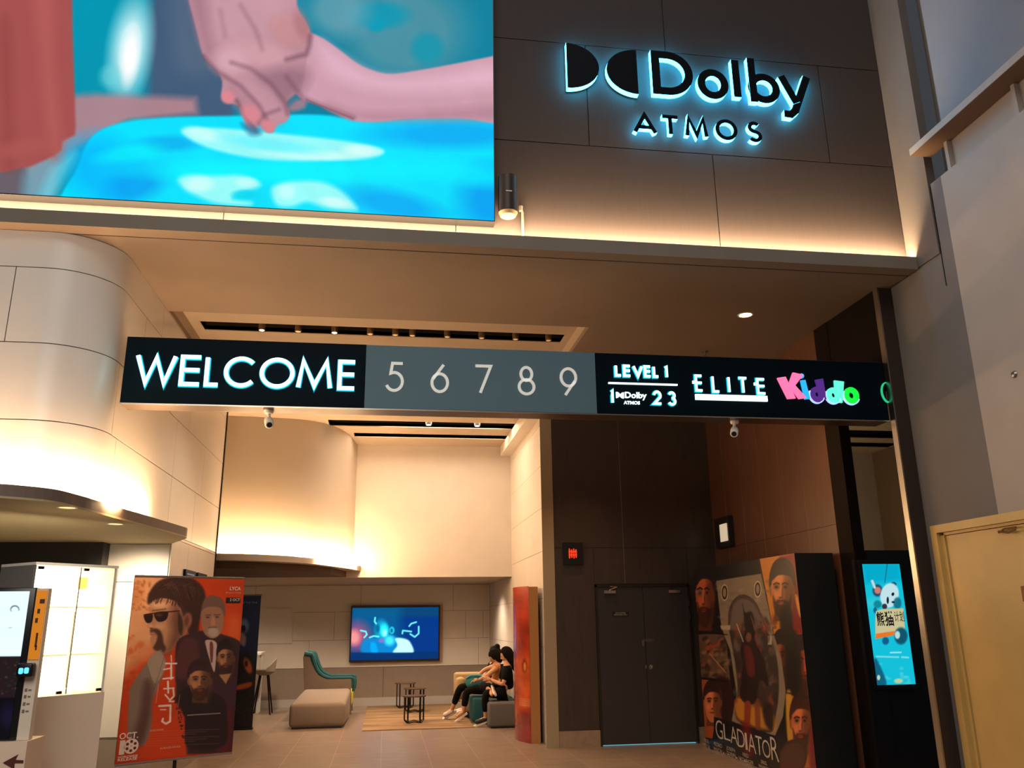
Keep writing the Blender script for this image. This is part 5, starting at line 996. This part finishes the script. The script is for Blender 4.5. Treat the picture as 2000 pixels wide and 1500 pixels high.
# ================================================================ GLADIATOR LIGHT BOX
def paint_gl(P):
    A = Art(proj(P), (22, 16, 14)); A.tf(1340, 1070, 977/280)
    # panels: warm backdrops
    A.poly([(55, 160), (200, 140), (240, 570), (80, 575)], (24, 14, 12), 3, 1, False); face(A, 128, 330, 120, 380, (184, 92, 50), (24, 14, 12), (34, 18, 14), 0, True, False, -.08, -1); A.poly([(170, 150), (240, 160), (240, 570), (190, 560), (200, 350)], (20, 12, 12), 10, .9)
    A.poly([(85, 590), (270, 585), (300, 900), (100, 880)], (96, 74, 58), 3, 1, False)
    for i in range(70): A.ell(rng.uniform(90, 285), rng.uniform(600, 880), rng.uniform(5, 18), rng.uniform(4, 26), [(50, 36, 30), (150, 110, 84), (176, 70, 40), (30, 24, 22)][i % 4], .8, .6, rng.uniform(0, 90))
    A.line([(160, 720), (270, 850)], 7, (200, 130, 100), .8, 3)
    A.poly([(105, 895), (300, 910), (330, 1170), (200, 1165), (180, 1300), (120, 1290)], (170, 84, 40), 3, 1, False); A.poly([(200, 900), (300, 910), (330, 1170), (240, 1160)], (46, 22, 20), 12); face(A, 180, 1060, 110, 250, (204, 116, 74), (46, 22, 20), (46, 22, 18), 0, False, False, 0, -1)
    A.poly([(500, 70), (740, 30), (800, 590), (600, 590)], (206, 130, 40), 3, 1, False); A.poly([(640, 60), (740, 30), (800, 590), (700, 590), (730, 300)], (130, 22, 28), 14, 1, False); A.poly([(760, 330), (785, 460), (770, 460), (740, 330)], (220, 160, 60), 5)
    face(A, 655, 290, 150, 340, (202, 130, 76), (28, 16, 14), (34, 18, 14), 0, True, False, -.06, -1); A.poly([(640, 470), (720, 440), (730, 1000), (690, 960)], (26, 18, 18), 10)
    A.poly([(600, 600), (820, 600), (860, 1000), (690, 990)], (60, 30, 24), 3, .8, False); face(A, 640, 750, 90, 300, (150, 72, 40), (30, 16, 14), (30, 16, 14), 0, True); face(A, 805, 800, 100, 330, (170, 78, 44), (36, 18, 16), (36, 18, 16), 0, True, False, 0, 1); A.poly([(680, 600), (760, 600), (780, 960), (700, 970)], (22, 16, 18), 12)
    A.poly([(680, 1000), (860, 1030), (900, 1500), (700, 1500)], (178, 96, 34), 4, 1, False); A.poly([(680, 1000), (720, 1000), (730, 1290), (690, 1290)], (206, 160, 50), 8, .8); face(A, 785, 1200, 135, 330, (196, 108, 66), (60, 28, 22), (44, 20, 16), 0, True, False, -.03, -1); A.poly([(860, 1150), (900, 1500), (850, 1500), (840, 1350)], (120, 26, 34), 14)
    A.ell(720, 1440, 100, 140, (54, 32, 26), .1, 1, 20); A.ell(720, 1440, 86, 120, (84, 50, 36), .2, .8, 20)
    # stone arch
    ST = (136, 120, 102); A.poly([(205, 225), (510, 175), (585, 520), (590, 560), (650, 760), (680, 980), (660, 1150), (600, 1300), (310, 1180), (345, 1000), (300, 700), (240, 540)], ST, 3, 1, False)
    for i in range(50): A.ell(rng.uniform(220, 560), rng.uniform(210, 500), rng.uniform(8, 30), rng.uniform(5, 16), (112, 98, 82) if i % 2 else (150, 134, 116), .9, .5)
    A.poly([(290, 540), (290, 440), (320, 360), (380, 318), (450, 345), (500, 420), (530, 530), (590, 640), (625, 800), (632, 980), (615, 1120), (570, 1260), (345, 1170), (352, 960), (330, 760), (300, 600)], (60, 46, 42), 4)
    A.poly([(300, 500), (320, 390), (380, 345), (450, 370), (500, 450), (520, 540), (300, 560)], (112, 98, 90), 8, .9); A.line([(290, 520), (300, 400), (370, 325), (450, 350), (520, 470), (535, 530)], 10, (84, 72, 62), .9, 5)
    for c_ in ((262, 305), (488, 282)): A.ell(*c_, 24, 56, (216, 196, 160), .1); A.ell(*c_, 20, 48, (50, 42, 38), .1); A.ell(*c_, 12, 32, (150, 128, 100), .3)
    for q in ([(232, 530), (300, 528), (300, 560), (240, 556)], [(524, 530), (588, 524), (588, 556), (530, 560)], [(556, 600), (584, 600), (586, 660), (556, 660)]): A.poly(q, (176, 158, 134), 3, 1, False)
    # battle scene inside the arch, dark central figure
    A.poly([(350, 1020), (500, 1060), (580, 1100), (600, 1240), (360, 1170)], (190, 126, 40), 12, .95)
    for i in range(120): A.ell(rng.uniform(330, 610), rng.uniform(480, 1080), rng.uniform(4, 22), rng.uniform(6, 40), [(90, 52, 38), (130, 78, 50), (40, 30, 30), (150, 50, 36), (110, 100, 96)][i % 5], .8, .5, rng.uniform(-30, 30))
    A.poly([(385, 380), (400, 440), (450, 440), (470, 560), (470, 640), (530, 760), (560, 940), (500, 900), (470, 1060), (370, 1020), (385, 800), (370, 700), (400, 560)], (34, 22, 22), 6, .95); A.poly([(395, 670), (450, 700), (470, 860), (420, 860)], (116, 40, 36), 10, .7); A.ell(426, 610, 20, 34, (120, 74, 56), .5); A.line([(345, 520), (390, 640)], 7, (200, 190, 180), .8, 3); A.line([(440, 460), (470, 560)], 5, (170, 130, 110), .7, 3)
    A.poly([(400, 1060), (440, 1060), (430, 1230), (400, 1220)], (140, 60, 36), 6); A.poly([(470, 1050), (500, 1050), (505, 1240), (475, 1240)], (120, 60, 40), 6, .8); A.poly([(520, 1060), (590, 1080), (590, 1240), (540, 1200)], (50, 34, 30), 10)
    # title strip
    A.poly([(75, 1290), (190, 1310), (190, 1150), (640, 1290), (640, 1500), (80, 1400)], (22, 20, 22), 3, 1, False); A.poly([(380, 1200), (440, 1215), (460, 1420), (400, 1400)], (110, 24, 30), 20, .8)
    for a in (573, 890): A.line([(70, a), (280, a+20)], 7, (14, 10, 10), 1, 3)
    A.line([(590, 592), (810, 596)], 7, (14, 10, 10), 1, 3); A.line([(680, 985), (860, 1025)], 7, (14, 10, 10), 1, 3); A.poly([(190, 140), (500, 90), (510, 175), (200, 222)], (22, 16, 14), 3, 1, False)
    return A
GX, GY0, GY1, GH = 4.262, 8.43, 11.44, 2.3
t = empty('poster_display_box', (4.47, 9.9, 0), 'large black display box with GLADIATOR movie poster on its long side', 'display')
MB().box(GX+.006, 4.695, GY0, GY1, 0, GH).build('box', mat('box_black', (20, 22, 24), .5), t)
Go, Gu, Gv = (GX, GY1, .01), (0, GY0-GY1, 0), (0, 0, GH-.012); frg = poster_frame(Go, Gu, Gv)
art_grid('poster', paint_gl, Go, Gu, Gv, 330, 300, art_mat('gladiator_print', 0, .3, .15), t)
zg = lambda a, b, c, d: (1340+a/3.489, 1070+b/3.489, 1340+c/3.489, 1070+d/3.489)
MS = mat('silver_print', (190, 176, 160), .4)
LT = [('G', 203, 1175, 250, 1300), ('L', 258, 1205, 300, 1310), ('A', 303, 1220, 350, 1335), ('D', 352, 1240, 400, 1360), ('I', 404, 1262, 418, 1375), ('A', 424, 1270, 475, 1395), ('T', 478, 1285, 520, 1410), ('O', 522, 1310, 575, 1430), ('R', 580, 1295, 630, 1450)]
for ch, *b in LT: ptext(ch, zg(*b), MS, t, frg, -.008, .003, 'title_letter')
for s_, b in (('PAUL\nMESCAL', (118, 1302, 166, 1364)), ('PEDRO\nPASCAL', (190, 1330, 250, 1392)), ('JOSEPH\nQUINN', (278, 1360, 336, 1420)), ('FRED\nHECHINGER', (362, 1402, 458, 1462)), ('DENZEL\nWASHINGTON', (495, 1452, 572, 1510)), ('ONLY IN THEATERS', (255, 1425, 440, 1500))): ptext(s_, zg(*b), MS, t, frg, 0, .003)
# ---- black totem with the panda display
def paint_pd(P):
    A = Art(proj(P), (20, 196, 222)); A.tf(1660, 1070, 724/140)
    A.poly([(110, 150), (500, 150), (520, 330), (160, 360)], (0, 170, 205), 30, .8, False); A.ell(300, 560, 160, 60, (80, 215, 225), 1, .5)
    A.line([(378, 150), (362, 280), (352, 350)], 8, (20, 70, 100), .8, 4); A.ell(278, 430, 48, 60, (40, 60, 90), .4); A.ell(280, 430, 34, 36, (206, 130, 120), .5); A.line([(225, 335), (250, 400)], 26, (200, 220, 225), 1, 6)
    A.ell(440, 370, 30, 24, (20, 60, 80), .3); A.ell(400, 480, 92, 126, (196, 232, 238), .15, 1, 12); A.ell(480, 560, 40, 60, (20, 110, 130), .4, .9); A.ell(434, 468, 14, 18, (20, 30, 40), .3, 1, 20); A.ell(382, 530, 12, 36, (24, 40, 50), .3); A.ell(436, 548, 16, 10, (20, 30, 40), .3); A.ell(350, 592, 26, 28, (60, 50, 60), .3); A.ell(280, 570, 40, 40, (10, 120, 140), .5, .8); A.ell(255, 630, 18, 30, (14, 80, 110), .5, .8)
    A.poly([(262, 640), (330, 618), (540, 610), (556, 830), (450, 880), (258, 918), (256, 760)], (206, 196, 150), 3, 1, False); A.poly([(262, 868), (450, 840), (440, 885), (258, 918)], (236, 120, 40), 3, 1, False)
    A.ell(515, 890, 66, 86, (16, 86, 110), .3); A.ell(480, 880, 26, 40, (190, 220, 220), .4); A.ell(360, 940, 34, 38, (16, 96, 140), .4)
    A.line([(410, 1058), (515, 1056)], 16, (160, 236, 244), .9, 5); A.line([(270, 1098), (490, 1104)], 16, (150, 232, 240), .8, 6); A.line([(525, 1104), (590, 1108)], 18, (150, 232, 240), .8, 5)
    for i in range(14): A.ell(rng.uniform(270, 600), rng.uniform(1170, 1380), rng.uniform(14, 44), rng.uniform(8, 18), (110, 220, 225), .8, .45)
    A.poly([(245, 1130), (290, 1160), (370, 1380), (250, 1370)], (14, 90, 120), 10, .9); A.ell(290, 1310, 16, 26, (190, 220, 200), .5); A.ell(490, 1345, 44, 24, (200, 215, 160), .5, .9)
    return A
t = empty('display_totem', (5.03, 8.3, 0), 'black totem behind the pillar carrying a tall cyan screen with a panda poster', 'display')
MB().box(4.885, 5.36, 8.09, 8.5, 0, 2.3).build('totem_body', M_black, t)
MB().box(4.70, 4.89, 8.03, 8.085, .0, 2.2).build('side_frame', M_black, t)
MB().box(4.735, 5.20, 8.0, 8.09, .96, 2.20).build('screen_frame', M_black, t)
Do, Du, Dv = (4.762, 7.997, 1.0), (.408, .0, 0), (0, 0, 1.155); frd = poster_frame(Do, Du, Dv)
art_grid('screen', paint_pd, Do, Du, Dv, 110, 260, art_mat('panda_picture', .95, .2), t)
zp = lambda a, b, c, d: (1660+a/5.171, 1070+b/5.171, 1660+c/5.171, 1070+d/5.171)
MN = mat('print_navy', (22, 30, 60), .5)
ptext('熊', zp(268, 645, 345, 790), MN, t, frd, .02); ptext('猫', zp(350, 640, 440, 790), MN, t, frd, .02); ptext('计划', zp(446, 640, 545, 745), mat('print_grey_ink', (90, 84, 70), .5), t, frd, .01)
# ================================================================ CREAM DOUBLE DOOR in the right wall
t = bpy.data.objects.new('door_2', None); C.objects.link(t); t.location = (4.95, 6.0, 0); tag(t, kind='structure'); bpy.context.view_layer.update()
MB().box(4.895, 5.0, 6.95, 7.03, 0, 2.43).box(4.895, 5.0, 4.4, 6.95, 2.36, 2.43).box(4.93, 5.0, 6.90, 6.95, 0, 2.335).box(4.93, 5.0, 4.4, 6.9, 2.335, 2.36).build('door_frame', M_cream, t)
d1 = MB().box(4.945, 4.99, 5.93, 6.895, .01, 2.33).build('door_leaf', M_cream, t); d2 = MB().box(4.945, 4.99, 4.95, 5.924, .01, 2.33).build('door_leaf', M_cream, t)
mb = MB().tube([(4.93, 6.21, 2.29), (4.90, 6.10, 2.31), (4.905, 5.98, 2.31)], .008, 8).tube([(4.93, 6.21, 2.30), (4.895, 6.06, 2.275), (4.905, 5.99, 2.29)], .008, 8); mb.build('closer_arm', mat('aged_brass', (140, 100, 62), .5, .5), d1)
MB().rbox(4.915, 4.944, 6.02, 6.06, 1.74, 1.86, .008).build('pull_plate', mat('aged_brass', (140, 100, 62), .5, .5), d1)
MB().tube([(4.944, 6.03, .92), (4.90, 6.03, .92), (4.895, 6.03, .84), (4.93, 6.05, .82)], .012, 8).build('handle', mat('aged_brass', (140, 100, 62), .5, .5), d1)
tag(MB().lathe([(0, -.02), (.02, -.016), (.03, 0), (0, 0)], 0, 0, 14).build('wall_button', M_steel), 'small metal button high on the beige wall above the cream door', 'button')
o = bpy.data.objects['wall_button']; o.location = (4.918, 5.72, 3.49); o.rotation_euler = (0, PI/2, 0)
t = tag(MB().box(7.05, 9.5, 11.71, 11.76, 2.36, 2.50).build('lit_wall_glow', emis('lit_wall_emission', (232, 186, 126), .85)), 'glowing panel standing in for a lit beige wall above the dark partition beyond the pillar', 'light')  # emissive box imitates a brightly lit strip of wall
